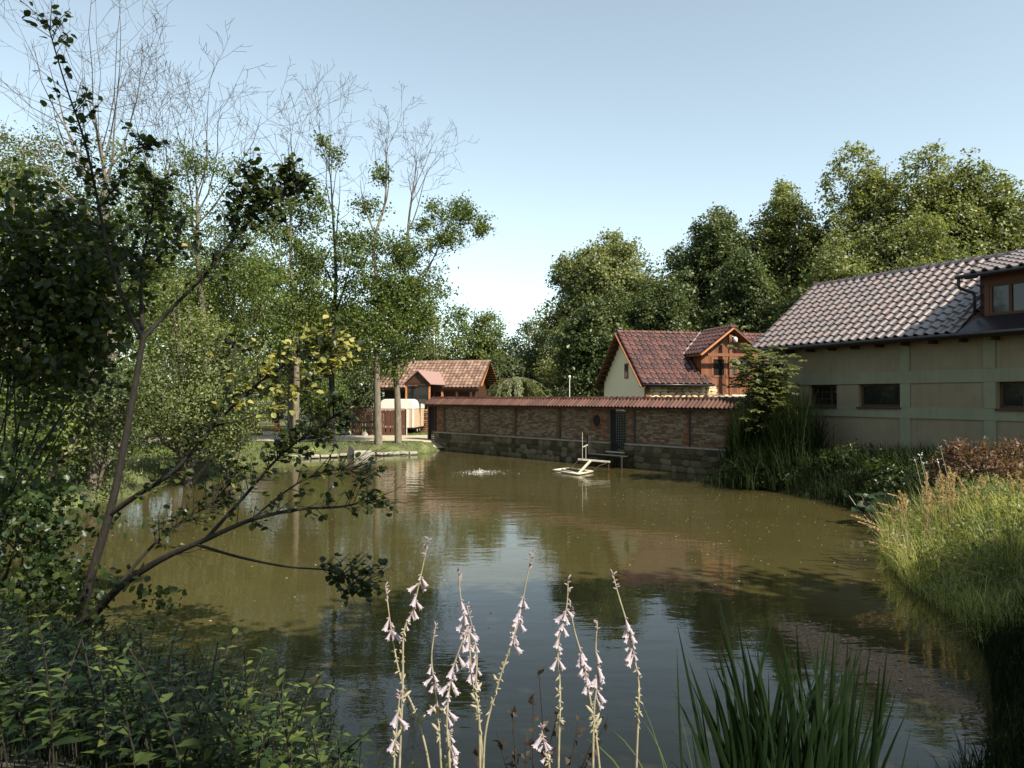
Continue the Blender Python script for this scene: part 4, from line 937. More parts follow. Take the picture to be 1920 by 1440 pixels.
bare_tree('bare_ash_tree', 'tree with wide leaning limbs and bare crown rising over the big leafy bush',
    [(392, 800, 34), (385, 640, 34), (372, 500, 34), (370, 400, 34), (368, 340, 34)], .22, 35,
    [(.6, 330, 180, .5), (.75, 350, 120, -.4), (.8, 500, 190, .4), (.9, 440, 130, .4), (1, 345, 110, 0), (.85, 470, 140, -.6), (.7, 530, 200, .8), (1, 390, 180, .3), (.5, 300, 230, .7), (.45, 470, 350, -.5)],
    [(400, 480, 34, 1.6, 34), (330, 420, 34, 1.6, 30), (450, 440, 34, 1.3, 24), (300, 350, 34, 1.4, 22), (360, 300, 34, 1.1, 14), (430, 330, 34, 1.0, 14), (480, 520, 34, 1.2, 24), (350, 560, 34, 1.5, 34)], leaf_top=zat(330, 34), leafp=.4, kids=(4, 3, 3, 2), up=.15, leaf=.12)
bare_tree('bare_ash_tree', 'tallest bare crowned tree, its fan of grey twigs running out of the frame top',
    [(205, 760, 28), (208, 560, 28), (200, 430, 28), (196, 330, 28), (185, 250, 28)], .20, 36,
    [(.6, 60, 60, .5), (.7, 10, 60, -.5), (.8, 130, -60, .3), (.85, 225, -50, .3), (.9, 280, -20, -.4), (1, 180, -80, 0), (.75, 330, 50, .6), (1, 90, -30, .5), (.65, 0, 210, .3), (.7, 250, 60, -.7), (.5, 20, 270, -.5), (.95, 150, 60, .6)],
    [(150, 330, 29, 1.4, 24), (60, 300, 29, 1.5, 26), (240, 300, 29, 1.0, 16), (200, 400, 29, 1.6, 34), (90, 400, 29, 1.6, 34), (280, 410, 29, 1.2, 24), (20, 360, 28, 1.2, 24)], leaf_top=zat(290, 28), leafp=.4, kids=(4, 3, 3, 3), up=.14, leaf=.11, maxlvl=4, minr=.006)
bare_tree('bare_ash_tree', 'leaning tree with thin bare twigs between the tallest bare crown and the wide leaning limbs',
    [(270, 780, 38), (285, 600, 38), (300, 450, 38), (312, 330, 38)], .20, 37,
    [(.6, 250, 200, .3), (.8, 290, 130, 0), (.9, 340, 150, .4), (1, 310, 80, 0), (1, 270, 120, .3), (.7, 380, 250, .3)],
    [(290, 360, 38, 1.5, 24), (250, 440, 38, 1.6, 28), (340, 430, 38, 1.5, 24), (300, 520, 38, 1.8, 34)], leaf_top=zat(330, 38), leafp=.35, leaf=.13)
RNG = np.random.default_rng(8)
# leafy bushes and trees of the left bank
leafy_tree('rusty_leaved_tree', 'olive tree with browning leaf tips along the skyline at the far left', 45, 34, 250, 3.2, m_leaf_rust, seed=41, nl=12, ncl=300, per=30, size=.14, low=6, clr=.5)
leafy_tree('leafy_tree', 'bright yellow green tree on the left bank under the browning skyline tree', 25, 24, 330, 2.6, m_leaf_hop, seed=42, nl=12, ncl=420, per=34, size=.12, low=2, clr=.4)
leafy_tree('leafy_tree', 'mid green tree behind the slim sapling, below the tallest bare crown', 180, 30, 400, 3.4, m_leaf_ash, seed=43, nl=14, ncl=460, per=34, size=.14, low=1.5, clr=.45)
leafy_tree('leafy_tree', 'loose green tree behind the big leafy bush, filling between the trunks', 440, 38, 450, 3.8, m_leaf_ash, seed=44, nl=14, ncl=420, per=32, size=.15, low=2.5, clr=.5)
leafy_tree('leafy_tree', 'dusty green tree behind the pale straight trunk', 545, 46, 500, 3.4, m_leaf_poplar, seed=45, nl=12, ncl=380, per=32, size=.17, low=3.0, clr=.5)
leafy_tree('leafy_tree', 'dense shaded tree left of the hut roof behind the trunks', 660, 60, 570, 4.2, m_leaf_deep, seed=46, nl=12, ncl=480, per=34, size=.2, low=1)
leafy_tree('leafy_tree', 'tree with fine leaves filling the gap behind the wide leaning limbs', 330, 44, 430, 3.6, m_leaf_ash, seed=47, nl=12, ncl=380, per=32, size=.16, low=2)
leafy_tree('leafy_bush', 'huge round bush of small pale leaves hanging to the water on the left bank', 355, 26.5, 545, 2.9, m_leaf_hop, seed=51, nl=22, ncl=1150, per=30, size=.10, low=.05, clr=.34, ry=2.2, cat='bush', lobe=.36)
leafy_tree('leafy_bush', 'leafy bush bulging at the waterline right of the huge round bush', 430, 29, 690, 1.7, m_leaf_hop, seed=52, nl=12, ncl=420, per=30, size=.10, low=.05, clr=.32, cat='bush')
leafy_tree('leafy_bush', 'dark bush overhanging the pond at the left, behind the slim sapling', 175, 22.5, 640, 2.4, m_leaf_deep, seed=53, nl=14, ncl=560, per=30, size=.10, low=.0, clr=.34, cat='bush')
leafy_tree('leafy_bush', 'bright fern leaved bush at the left edge above the water', 40, 20.5, 660, 1.9, m_leaf_ash, seed=54, nl=12, ncl=360, per=30, size=.10, low=.2, clr=.32, cat='bush')
leafy_tree('leafy_bush', 'tall hedge like bush behind the picnic table', 600, 55, 650, 2.6, m_leaf_ash, seed=55, nl=10, ncl=420, per=34, size=.15, low=.5, cat='bush')
leafy_tree('leafy_bush', 'light green bush between the parasol and the pale straight trunk', 520, 57, 690, 2.2, m_leaf_pale, seed=56, nl=10, ncl=300, per=34, size=.15, low=.5, cat='bush')
leafy_tree('leafy_bush', 'dark bush left of the parasol beyond the path', 415, 53, 690, 2.6, m_leaf_deep, seed=57, nl=10, ncl=360, per=34, size=.16, low=.5, cat='bush')
leafy_tree('leafy_bush', 'low dark bush at the left end of the slatted fence', 655, 64, 720, 1.6, m_leaf_deep, seed=58, nl=8, ncl=200, per=30, size=.15, low=.5, cat='bush')

# ------------------------------------------------------------------ foreground sapling, traced limb by limb
SD = 8.3
def limb(pts, r0, r1, segs, sub=4):
    return trunk_path([np.array(at(px, py, SD+dd)) for px, py, dd in pts], r0, r1, segs, sub)
segs = []; lf = []     # lf: (point, direction, kind)
base = at(147, 1178, SD); BZ0 = gz(base.x, SD)
def leafy(path, t0, n, spread=.16, kind='g', twig=.38):
    """short side twigs with leaves along a limb from fraction t0"""
    pts = path[0]; m = len(pts)-1
    for i in range(n):
        t = t0+(1-t0)*RNG.random()**.8; f = min(m-1, int(t*m)); p = pts[f]+(pts[f+1]-pts[f])*(t*m-f); d = unit(pts[f+1]-pts[f])
        a = unit(np.cross(d, RNG.normal(size=3))); dirn = unit(d*.6+a*.9+[0, 0, .1]); L_ = RNG.uniform(.1, twig)
        q = p+dirn*L_; segs.append((p, q, .005, .003))
        for j in range(RNG.integers(3, 6)):
            s = p+dirn*L_*RNG.uniform(.3, 1.0); dd_ = unit(dirn*.5+RNG.normal(size=3)*.6+[0, 0, -.25]); lf.append((s+RNG.normal(size=3)*.02, dd_, kind))
k1 = limb([(147, 1185, 0), (168, 1090, 0), (205, 965, 0), (228, 860, 0), (250, 740, 0), (268, 635, 0)], .056, .029, segs)
k2 = limb([(268, 635, 0), (235, 570, -.1), (205, 480, -.2), (186, 390, -.2), (160, 270, -.3), (120, 150, -.4), (88, 40, -.5)], .028, .006, segs)
k3 = limb([(268, 635, 0), (264, 540, .1), (268, 480, .2), (285, 400, .3), (290, 340, .3)], .024, .006, segs)
k4 = limb([(268, 635, 0), (330, 570, .2), (385, 515, .3), (440, 445, .4), (500, 385, .5), (555, 335, .6)], .026, .006, segs)
k5 = limb([(205, 965, 0), (255, 930, -.1), (330, 880, -.2), (400, 800, -.2), (470, 730, -.1), (540, 680, 0), (620, 625, .1)], .034, .006, segs)
k6 = limb([(155, 1178, -.05), (220, 1105, -.1), (300, 1050, -.2), (385, 1012, -.3), (470, 975, -.3), (560, 955, -.3), (640, 950, -.2), (705, 935, -.1)], .05, .006, segs)
k7 = limb([(385, 1012, -.3), (450, 940, -.2), (520, 860, -.2), (575, 815, -.2), (640, 770, -.2)], .024, .005, segs)
k8 = limb([(372, 1022, -.3), (450, 1045, -.4), (540, 1063, -.4), (620, 1070, -.4), (690, 1095, -.4)], .018, .005, segs)
k9 = limb([(215, 1108, -.1), (270, 1040, .1), (330, 985, .2), (400, 940, .3), (450, 880, .4)], .022, .005, segs)
k10 = limb([(205, 480, -.2), (150, 430, .0), (95, 400, .1)], .013, .004, segs)
k11 = limb([(232, 560, -.1), (258, 520, -.2), (310, 470, -.2), (345, 430, -.2)], .013, .004, segs)
k12 = limb([(186, 390, -.2), (230, 330, -.2), (262, 270, -.2)], .012, .004, segs)
k13 = limb([(400, 800, -.2), (432, 720, 0), (440, 640, .2)], .012, .004, segs)
k14 = limb([(470, 975, -.3), (560, 905, -.2), (640, 880, -.1), (690, 900, 0)], .012, .004, segs)
k15 = limb([(440, 445, .4), (450, 380, .4), (470, 330, .5)], .012, .004, segs)
k16 = limb([(400, 800, -.2), (500, 770, -.2), (600, 700, 0), (640, 640, .1)], .012, .004, segs)
for kp, t0, n, kd in ((k2, .12, 60, 'd'), (k2, .55, 16, 'm'), (k3, .2, 34, 'd'), (k4, .3, 90, 'd'), (k4, .7, 60, 'd'), (k15, .1, 70, 'd'), (k3, .3, 60, 'm'), (k5, .5, 60, 'y'), (k16, .25, 60, 'y'), (k13, .3, 34, 'm'),
                      (k7, .25, 84, 'm'), (k8, .62, 44, 'd'), (k9, .3, 56, 'm'), (k6, .5, 30, 'm'), (k14, .2, 26, 'm'), (k5, .15, 40, 'm'), (k10, .1, 40, 'd'), (k11, .1, 34, 'm'), (k12, .1, 30, 'd'), (k5, .25, 20, 'd'), (k6, .9, 6, 'y')):
    leafy(kp, t0, n, kind=kd)
# fine bare twigs
for kp, n in ((k6, 10), (k14, 8), (k5, 12), (k4, 10), (k9, 9), (k7, 8)):
    pts = kp[0]
    for i in range(n):
        f = RNG.integers(len(pts)//3, len(pts)-1); p = pts[f]; d = unit(pts[f+1]-pts[f]); grow(p, d+RNG.normal(size=3)*.5, RNG.uniform(.25, .6), .006, 2, segs, [], .05, .6, (3, 3, 2), .12, .002, 3)
off = np.array([base.x, SD, BZ0])
sap = root('sapling_tree', tuple(off), 0, 'slim young tree with forked leaning limbs rising from the near left bank', 'tree')
thick = [s for s in segs if s[2] > .012]; thin = [s for s in segs if s[2] <= .012]
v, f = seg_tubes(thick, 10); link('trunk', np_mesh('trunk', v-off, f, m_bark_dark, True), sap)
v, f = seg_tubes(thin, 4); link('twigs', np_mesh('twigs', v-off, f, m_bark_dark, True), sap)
def leaf_parts(items, parent, off, mats, shape, size, name='leaf', limit=300):
    """nearest leaves are parts that share meshes; the rest is one part"""
    meshes = {k: np_mesh(name, shape[0], shape[1], m, True) for k, m in mats.items()}
    items = sorted(items, key=lambda s: np.linalg.norm(s[0]-np.array(EYE)))
    rest = {}
    for i, (p, d, k) in enumerate(items):
        N = unit(RNG.normal(size=3)*.6+[0, 0, 1.0]+np.array([.2, -.2, 0])); D = unit(d-N*np.dot(d, N)); X = np.cross(D, N); s = size*RNG.uniform(.7, 1.3)
        kk = k if k in mats else 'd'
        if k == 'm': kk = 'y' if RNG.random() < .07 else 'd'
        if k == 'y': kk = 'y' if RNG.random() < .8 else 'd'
        if i < limit:
            M = Matrix(((X[0]*s, D[0]*s, N[0]*s, p[0]-off[0]), (X[1]*s, D[1]*s, N[1]*s, p[1]-off[1]), (X[2]*s, D[2]*s, N[2]*s, p[2]-off[2]), (0, 0, 0, 1)))
            o = link(name, meshes[kk], parent); o.matrix_basis = M
        else: rest.setdefault(kk, []).append((p, N, s, D))
    for kk, L_ in rest.items():
        v, f = leaves(np.array([a[0] for a in L_]), np.array([a[1] for a in L_]), np.array([a[2] for a in L_]), shape, np.array([a[3] for a in L_]))
        tag(link('foliage', np_mesh('foliage', v-off, f, mats[kk], True), parent), kind='stuff')
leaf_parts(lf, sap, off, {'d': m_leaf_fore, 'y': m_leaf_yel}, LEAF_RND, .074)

# dark leafy shrub close on the left and its lower neighbour
def near_shrub(label, zones, d, mat, base_px, seed, size=.10, per=14, clr=.16, nst=8):
    rg = np.random.default_rng(seed); b = at(base_px, 1200, d); zb = gz(b.x, d); o = np.array([b.x, d, zb]); rt = root('near_shrub', tuple(o), 0, label, 'bush')
    C = []; sg = []
    for (px, py, rx, ry, n) in zones:
        for _ in range(n):
            u = rg.normal(size=2)*.5; q = np.array(at(px+u[0]*rx, py+u[1]*ry, d+rg.normal()*.35)); 
            C.append(q)
            if rg.random() < .05:
                m_ = (q+o)/2+[rg.normal()*.2, 0, .2]; sg += [(o+rg.normal(size=3)*[.1, .1, 0], m_, .022, .012), (m_, q, .012, .004)]
    v, f = clumps(np.array(C), clr, per, size, shape=LEAF_RND); link('foliage', np_mesh('foliage', v-o, f, mat, True), rt)
    v, f = seg_tubes(sg, 5); link('stem', np_mesh('stem', v-o, f, m_bark_dark, True), rt)
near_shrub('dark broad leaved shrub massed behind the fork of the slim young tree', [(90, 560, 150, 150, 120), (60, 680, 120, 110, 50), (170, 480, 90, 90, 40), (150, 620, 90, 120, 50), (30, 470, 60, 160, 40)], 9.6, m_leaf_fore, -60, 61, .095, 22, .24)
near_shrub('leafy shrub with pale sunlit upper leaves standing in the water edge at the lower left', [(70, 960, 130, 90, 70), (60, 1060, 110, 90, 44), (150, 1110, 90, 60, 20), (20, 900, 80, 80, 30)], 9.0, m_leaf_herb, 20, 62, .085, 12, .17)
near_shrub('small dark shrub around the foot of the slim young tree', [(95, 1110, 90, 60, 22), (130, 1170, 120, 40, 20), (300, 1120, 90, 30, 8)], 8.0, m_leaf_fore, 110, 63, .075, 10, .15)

# ------------------------------------------------------------------ herb undergrowth of the near bank
def herbs(n, region, hmin, hmax, leaf, seed, mat, stemm, name, label, cat):
    rg = np.random.default_rng(seed); C = []; D = []; N = []; S = []; sg = []
    for _ in range(n):
        px, d = region(rg); x = (px-960)/F*d
        if sdist(np.array([x]), np.array([d]))[0] < -.25: continue
        z = max(gz(x, d), -.05); h = rg.uniform(hmin, hmax); lean = rg.normal(size=2)*.18*h; p = np.array([x, d, z]); prev = p; m_ = int(h/.055)
        for k in range(1, m_+1):
            t = k/m_; q = p+np.array([lean[0]*t*t, lean[1]*t*t, h*t]);
            if k % 3 == 0 or k == m_: sg.append((prev, q, .004, .003)); prev = q
            if t < .22: continue
            a = k*1.57+rg.uniform(-.3, .3)
            for s_ in (0, PI):
                dr_ = np.array([math.cos(a+s_), math.sin(a+s_), .35-rg.random()*.5]); C.append(q); D.append(dr_); N.append([-.35*math.cos(a+s_)+rg.normal()*.2, -.35*math.sin(a+s_)+rg.normal()*.2, 1]); S.append(leaf*rg.uniform(.6, 1.2)*(1.15-.6*t))
    v, f = leaves(np.array(C), np.array(N), np.array(S), LEAF_LANCE, np.array(D)); v2, f2 = seg_tubes(sg, 4)
    o = link(name, np_mesh(name, v, f, mat, True)); tag(o, label, cat, kind='stuff')
    o2 = link('herb_stems', np_mesh('herb_stems', v2, f2, stemm)); o2.parent = o
def reg1(rg):
    d = rg.uniform(3.0, 8.6); px = rg.uniform(-80, 620+60*rg.random()) if d < 6 else rg.uniform(-80, 470)
    return px, d
herbs(620, reg1, .28, .66, .125, 71, m_leaf_herb, m_bark_dark, 'undergrowth', 'tangled green herbs with narrow leaves covering the near left bank', 'undergrowth')
def reg3(rg):
    d = rg.uniform(3.0, 7.5); return d*0+rg.uniform(-60, 560), d
herbs(170, reg3, .4, .8, .10, 74, m_leaf_ash, m_bark_dark, 'pale_herbs', 'taller pale herbs with small leaves catching sun among the near left undergrowth', 'undergrowth')
def reg2(rg): return rg.uniform(560, 1000), rg.uniform(3.9, 5.2)
herbs(70, reg2, .2, .42, .09, 72, m_leaf_fore, m_bark_dark, 'low_weeds', 'low dark weeds at the bottom edge behind the lilac flower stalks', 'weeds')
# dark twiggy weed between the flower stalks
rg = np.random.default_rng(73); o = np.array([at(1010, 1440, 3.4).x, 3.4, gz(at(1010, 1440, 3.4).x, 3.4)]); wd = root('dark_weed', tuple(o), 0, 'dark brown leaved twiggy weed behind the lilac flower stalks', 'weed'); sg = []; C = []; D = []
for (px, py) in ((1010, 1255), (1000, 1300), (960, 1330), (1050, 1320), (930, 1370), (1085, 1350), (1120, 1370), (1140, 1345), (985, 1390), (1040, 1400), (890, 1400), (1100, 1410)):
    q = np.array(at(px, py, 3.4+rg.normal()*.1)); m_ = o*.4+q*.6+[rg.normal()*.04, 0, -.05]; b_ = np.array([o[0]+rg.normal()*.08, o[1], o[2]]); sg += [(b_, m_, .004, .003), (m_, q, .003, .0015)]
    for k in range(11):
        t = rg.random(); c = m_+(q-m_)*t; dr_ = unit(rg.normal(size=3)+[0, 0, .3]); C.append(c); D.append(dr_)
v, f = leaves(np.array(C), rg.normal(size=(len(C), 3)), rg.uniform(.03, .055, len(C)), LEAF_T, np.array(D)); m_brownleaf = leafmat('leaf_brown', [(.025, .018, .012), (.05, .032, .02)], .2, .6)
link('foliage', np_mesh('foliage', v-o, f, m_brownleaf), wd); v, f = seg_tubes(sg, 4); link('stem', np_mesh('stem', v-o, f, m_brownleaf), wd)

# ------------------------------------------------------------------ lilac flower stalks (each a thing, each bell a part)
def bell_mesh():
    n = 6; V = []; Fc = []
    prof = [(0, .045), (.3, .06), (.5, .11), (.72, .17), (.9, .17), (1.0, .23)]
    for z, r_ in prof: V += [(r_*math.cos(2*PI*k/n), z, r_*math.sin(2*PI*k/n)) for k in range(n)]
    for j in range(len(prof)-1): Fc += [(j*n+k, j*n+(k+1) % n, (j+1)*n+(k+1) % n, (j+1)*n+k) for k in range(n)]
    b = len(V)-n
    for k in range(n):   # petal tips
        a = 2*PI*(k+.5)/n; V.append((.31*math.cos(a), 1.12, .31*math.sin(a))); Fc.append((b+k, b+(k+1) % n, len(V)-1))
    me = bpy.data.meshes.new('flower'); me.from_pydata(V, [], Fc); me.materials.append(m_petal); me.polygons.foreach_set('use_smooth', [True]*len(Fc)); me.update(); return me
def bud_mesh(name, mat):
    V = []; Fc = []; n = 5; prof = [(0, .08), (.4, .17), (.75, .14), (1, .02)]
    for z, r_ in prof: V += [(r_*math.cos(2*PI*k/n), z, r_*math.sin(2*PI*k/n)) for k in range(n)]
    for j in range(3): Fc += [(j*n+k, j*n+(k+1) % n, (j+1)*n+(k+1) % n, (j+1)*n+k) for k in range(n)]
    me = bpy.data.meshes.new(name); me.from_pydata(V, [], Fc); me.materials.append(mat); me.polygons.foreach_set('use_smooth', [True]*len(Fc)); me.update(); return me
bell = bell_mesh(); bud = bud_mesh('bud', m_bud); pod = bud_mesh('seed_pod', m_stalk)
def orient(me, name, parent, p, d, s):
    d = Vector(d).normalized(); q = Vector((0, 1, 0)).rotation_difference(d); o = link(name, me, parent, p); o.rotation_mode = 'QUATERNION'; o.rotation_quaternion = q; o.scale = (s, s, s)
ST = [ # (depth, points, open flower zone (t0,t1 from the tip), label)
 (2.55, [(749, 1440), (755, 1290), (757, 1187), (773, 1146), (790, 1075), (803, 1010)], 'tallest lilac stalk leaning right, far left of the flower group, tip against the pond reflections', (.08, .42), 8),
 (2.60, [(805, 1440), (778, 1335), (753, 1277), (735, 1190), (723, 1098)], 'lilac stalk leaning left that crosses behind the tallest stalk, its bells furthest left', (.12, .35), 5),
 (2.50, [(827, 1440), (818, 1306), (809, 1235), (817, 1172)], 'short lilac stalk with paired drooping bells right of the tallest stalk', (.2, .62), 6),
 (2.62, [(900, 1440), (897, 1331), (884, 1267), (878, 1178), (864, 1124), (860, 1066)], 'lilac stalk with a crowded bell cluster, third tall tip from the left', (.1, .6), 12),
 (2.70, [(903, 1402), (892, 1312), (894, 1235), (888, 1188), (875, 1135)], 'twin lilac stalk pressed against the crowded cluster', (.05, .6), 8),
 (2.48, [(843, 1440), (838, 1347), (846, 1267), (862, 1216), (874, 1185)], 'curved lilac stalk leaning right into the crowded cluster from below', (.02, .75), 10),
 (2.66, [(906, 1440), (912, 1363), (929, 1299), (951, 1229), (974, 1159), (985, 1098), (999, 1034)], 'long slanting lilac stalk leaning right in the middle of the group', (.12, .5), 10),
 (2.58, [(1047, 1440), (1050, 1299), (1046, 1210), (1062, 1140), (1065, 1085)], 'kinked lilac stalk with bells at the top, right of the long slanting stalk', (.12, .48), 8),
 (2.64, [(1124, 1440), (1105, 1302), (1092, 1235), (1076, 1178), (1068, 1125)], 'lilac stalk bending left that shares its top with the kinked stalk', (.0, .7), 10),
 (2.56, [(1112, 1420), (1114, 1328), (1121, 1267), (1117, 1216), (1120, 1165)], 'slender short lilac stalk right of the kinked stalk', (.15, .6), 8),
 (2.60, [(1193, 1440), (1198, 1299), (1191, 1242), (1178, 1178), (1159, 1114), (1148, 1073)], 'solitary lilac stalk leaning left, furthest right of the group', (.12, .55), 8),
 (2.52, [(739, 1440), (744, 1360), (750, 1299)], 'low withered lilac stalk at the bottom left of the group', (.1, .7), 4),
 (2.45, [(1030, 1440), (1022, 1400), (1014, 1362)], 'low nodding lilac stalk at the bottom edge in front of the dark weed', (0, .8), 5),
 (2.50, [(852, 1460), (846, 1410), (842, 1370)], 'low lilac stalk with open bells at the bottom edge under the crowded cluster', (0, .9), 6)]
for si, (d, pts, lb_, (t0, t1), nf) in enumerate(ST):
    rg = np.random.default_rng(200+si); P = [np.array(at(px, py, d)) for px, py in pts]
    bs = P[0]+(P[0]-P[1])*.0; gb = gz(bs[0], d); P = [np.array([bs[0]+(P[0]-P[1])[0]*.6, d, gb-.02])]+P
    rt = root('flower_stalk', tuple(P[0]), 0, lb_, 'flower stalk', 'lilac flower stalks on the near bank'); o = P[0]
    sg = []; path, rs = trunk_path(P, .0052, .0022, sg, 5); v, f = seg_tubes(sg, 7); link('stem', np_mesh('stem', v-o, f, m_stalk, True), rt)
    m = len(path)-1; Ls = [0]
    for i in range(m): Ls.append(Ls[-1]+np.linalg.norm(path[i+1]-path[i]))
    tot = Ls[-1]; vis = sum(np.linalg.norm(P[i+1]-P[i]) for i in range(1, len(P)-1))
    def pt(s):   # s metres down from the tip
        s = max(0, tot-s); i = min(m-1, int(np.searchsorted(Ls, s)-1)); i = max(i, 0); u = (s-Ls[i])/max(1e-6, Ls[i+1]-Ls[i]); return path[i]+(path[i+1]-path[i])*u, unit(path[i+1]-path[i])
    nf = int(nf*1.7)
    for k in range(nf):
        s = vis*(t0+(t1-t0)*rg.uniform(0, 1)**1.0*.5+(t1-t0)*.5*k/nf); p, dd = pt(s); a = rg.choice([-1, 1])*rg.uniform(.4, 1.2)+(0 if rg.random() < .7 else PI)
        h = np.array([math.cos(a)*rg.choice([-1, 1]), -.35+rg.normal()*.3, 0]); sz = rg.uniform(.018, .046)
        orient(bell, 'flower', rt, p-o, (h[0]*.9, h[1]*.5, -rg.uniform(.5, 2.2)), sz)
        orient(bud, 'calyx', rt, p-o, (h[0]*.9, h[1]*.5, -.2), .013)
    for k in range(9):
        p, dd = pt(vis*.10*k/9); orient(bud, 'bud', rt, p-o, rg.normal(size=3)*[.7, .4, .2]+[0, 0, .6], rg.uniform(.012, .02))
    for k in range(int(34*vis)+8):
        s = vis*(t1-.05+rg.uniform(0, .65)*(1-t1)); p, dd = pt(s); orient(pod, 'seed_pod', rt, p-o, rg.normal(size=3)*[.7, .5, .1]+[0, 0, -.4 if rg.random() < .6 else .5], rg.uniform(.008, .022))
    for k in range(2): 
        p, dd = pt(vis*rg.uniform(.6, .8)); orient(pod, 'bract', rt, p-o, rg.normal(size=3)*[.6, .3, 0]+[0, 0, .8], rg.uniform(.03, .045))

# ------------------------------------------------------------------ iris clump, each blade a part
rg = np.random.default_rng(91); ib = at(1480, 1440, 3.9); io = np.array([ib.x, 3.9, gz(ib.x, 3.9)]); iris = root('iris_clump', tuple(io), 0, 'tall clump of dark sword shaped iris leaves rising at the near bank', 'iris plant')
tips = [(1268, 1163), (1345, 1108), (1380, 1135), (1393, 1180), (1420, 1140), (1455, 1140), (1462, 1155), (1500, 1150), (1552, 1152), (1560, 1155), (1575, 1165), (1592, 1170), (1632, 1180), (1705, 1325), (1290, 1235), (1675, 1250),
        (1330, 1220), (1350, 1210), (1283, 1330), (1312, 1295), (1530, 1260), (1650, 1240), (1610, 1200), (1480, 1200), (1440, 1215), (1406, 1230), (1660, 1330), (1620, 1300), (1270, 1400), (1310, 1290)]
tips += [(x+rg.normal(0, 9), y+rg.uniform(4, 50)) for x, y in tips]
for k in range(110): tips.append((rg.normal(1465, 95), rg.uniform(1200, 1400)))
for (px, py) in tips:
    d = 3.9+rg.normal()*.22; T = np.array(at(px, py, d)); bx_ = 1480+(px-1470)*.6+rg.normal()*35; B0 = at(bx_, 1440, d); B0 = np.array([B0.x, d, gz(B0.x, d)-.02])
    wd_ = rg.uniform(.015, .032); v_ = T-B0; ln = np.linalg.norm(v_); nn = 7; a = rg.uniform(-.7, .7); side = np.array([math.cos(a), math.sin(a), 0]); sag = rg.uniform(-.02, .10)*ln; sd = np.sign(v_[0]) or 1
    V = []
    for i in range(nn+1):
        t = i/nn; c = v_*t+np.array([-sd*sag*math.sin(PI*t), 0, 0]); wv = wd_*(1 if t < .5 else max(.03, 1-((t-.5)/.5)**2.2))
        V += [c-side*wv/2, c+np.array([side[1], -side[0], 0])*wv*.12, c+side*wv/2]
    Fc = []
    for i in range(nn): Fc += [(3*i, 3*i+1, 3*i+4, 3*i+3), (3*i+1, 3*i+2, 3*i+5, 3*i+4)]
    me = np_mesh('blade', V, Fc, m_iris, True); link('blade', me, iris, tuple(B0-io))
# loose grass stems at lower centre and left of the iris
for (bpx, tpx, tpy, d) in ((1290, 1190, 1290, 3.3), (1300, 1205, 1350, 3.2), (1275, 1150, 1370, 3.1), (1250, 1100, 1385, 3.1), (1330, 1262, 1300, 3.5)):
    b0 = at(bpx, 1440, d); o = np.array([b0.x, d, gz(b0.x, d)]); T = np.array(at(tpx, tpy, d)); v_ = T-o; V = []; nn = 6
    for i in range(nn+1):
        t = i/nn; c = v_*t+np.array([0, 0, .12*math.sin(PI*t)]); wv = .013*(1-.95*t**2); V += [c+np.array([0, 0, wv/2]), c-np.array([0, 0, wv/2])]
    tag(link('wild_grass', np_mesh('wild_grass', V, [(2*i, 2*i+1, 2*i+3, 2*i+2) for i in range(nn)], m_grass_green, True), None, tuple(o)), 'single long green blade arching left beside the iris clump', 'grass', 'single blades left of the iris clump')

# ------------------------------------------------------------------ sunlit grass mound and its seed heads
def grassfield(name, label, n, region, h, wd, lean, mat, seed, segs_=4, droop=.35, kind='stuff', cat='grass', clumpy=False):
    rg = np.random.default_rng(seed); x, y = region(rg, n); ok = (sdist(x, y) > -.12); x, y = x[ok], y[ok]; z = np.maximum(ground(x, y), 0)-.02; k = len(x)
    cl = (.62+.38*np.sin(x*2.3+1.7*np.sin(y*1.9))*np.sin(y*2.7+1.3*np.sin(x*1.6)))*rg.uniform(.75, 1.2, k) if clumpy else 1.0
    v, f = blades(np.stack([x, y, z], 1), rg.uniform(h[0], h[1], k)*cl*(1.45 if clumpy else 1), rg.uniform(wd[0], wd[1], k), rg.uniform(lean[0], lean[1], k), droop, segs_, rg.uniform(0, 2*PI, k))
    return tag(link(name, np_mesh(name, v, f, mat, True)), label, cat, kind=kind)
def rm1(rg, n): x = rg.uniform(5.4, 14, n); y = rg.uniform(9.2, 17.2, n); k = (x < y*.72+1.5); return x[k], y[k]
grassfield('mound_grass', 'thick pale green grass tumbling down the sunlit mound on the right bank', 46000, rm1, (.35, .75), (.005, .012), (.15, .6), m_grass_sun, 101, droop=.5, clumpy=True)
grassfield('mound_grass_green', 'fresh green blades mixed into the sunlit mound on the right bank', 9000, rm1, (.35, .85), (.010, .02), (.1, .45), m_grass_green, 102, clumpy=True)
def rm2(rg, n): x = rg.uniform(2.6, 9, n); y = rg.uniform(4.2, 10.0, n); return x, y
grassfield('shaded_grass', 'short dark grass on the shaded near right bank', 30000, rm2, (.2, .5), (.008, .016), (.05, .25), m_grass_shaded, 103)
def rm3(rg, n): x = rg.uniform(6.5, 14.5, n); y = rg.uniform(16.5, 29, n); k = ((x-9.77)*-.887+(y-29.2)*-.462 > .05); return x[k], y[k]
grassfield('barn_foot_grass', 'dark hanging grass along the foot of the barn wall', 22000, rm3, (.45, 1.1), (.012, .03), (.2, .7), m_grass_shaded, 104, droop=.6)
def rm4(rg, n): return rg.uniform(-26, -3.5, n), rg.uniform(34, 42.6, n)
grassfield('far_bank_grass', 'short sunlit turf strip along the far shore under the trunks', 30000, rm4, (.05, .16), (.015, .035), (.03, .12), m_grass_green, 105, 2)
def rm5(rg, n): return rg.uniform(-30, -2, n), rg.uniform(50, 66, n)
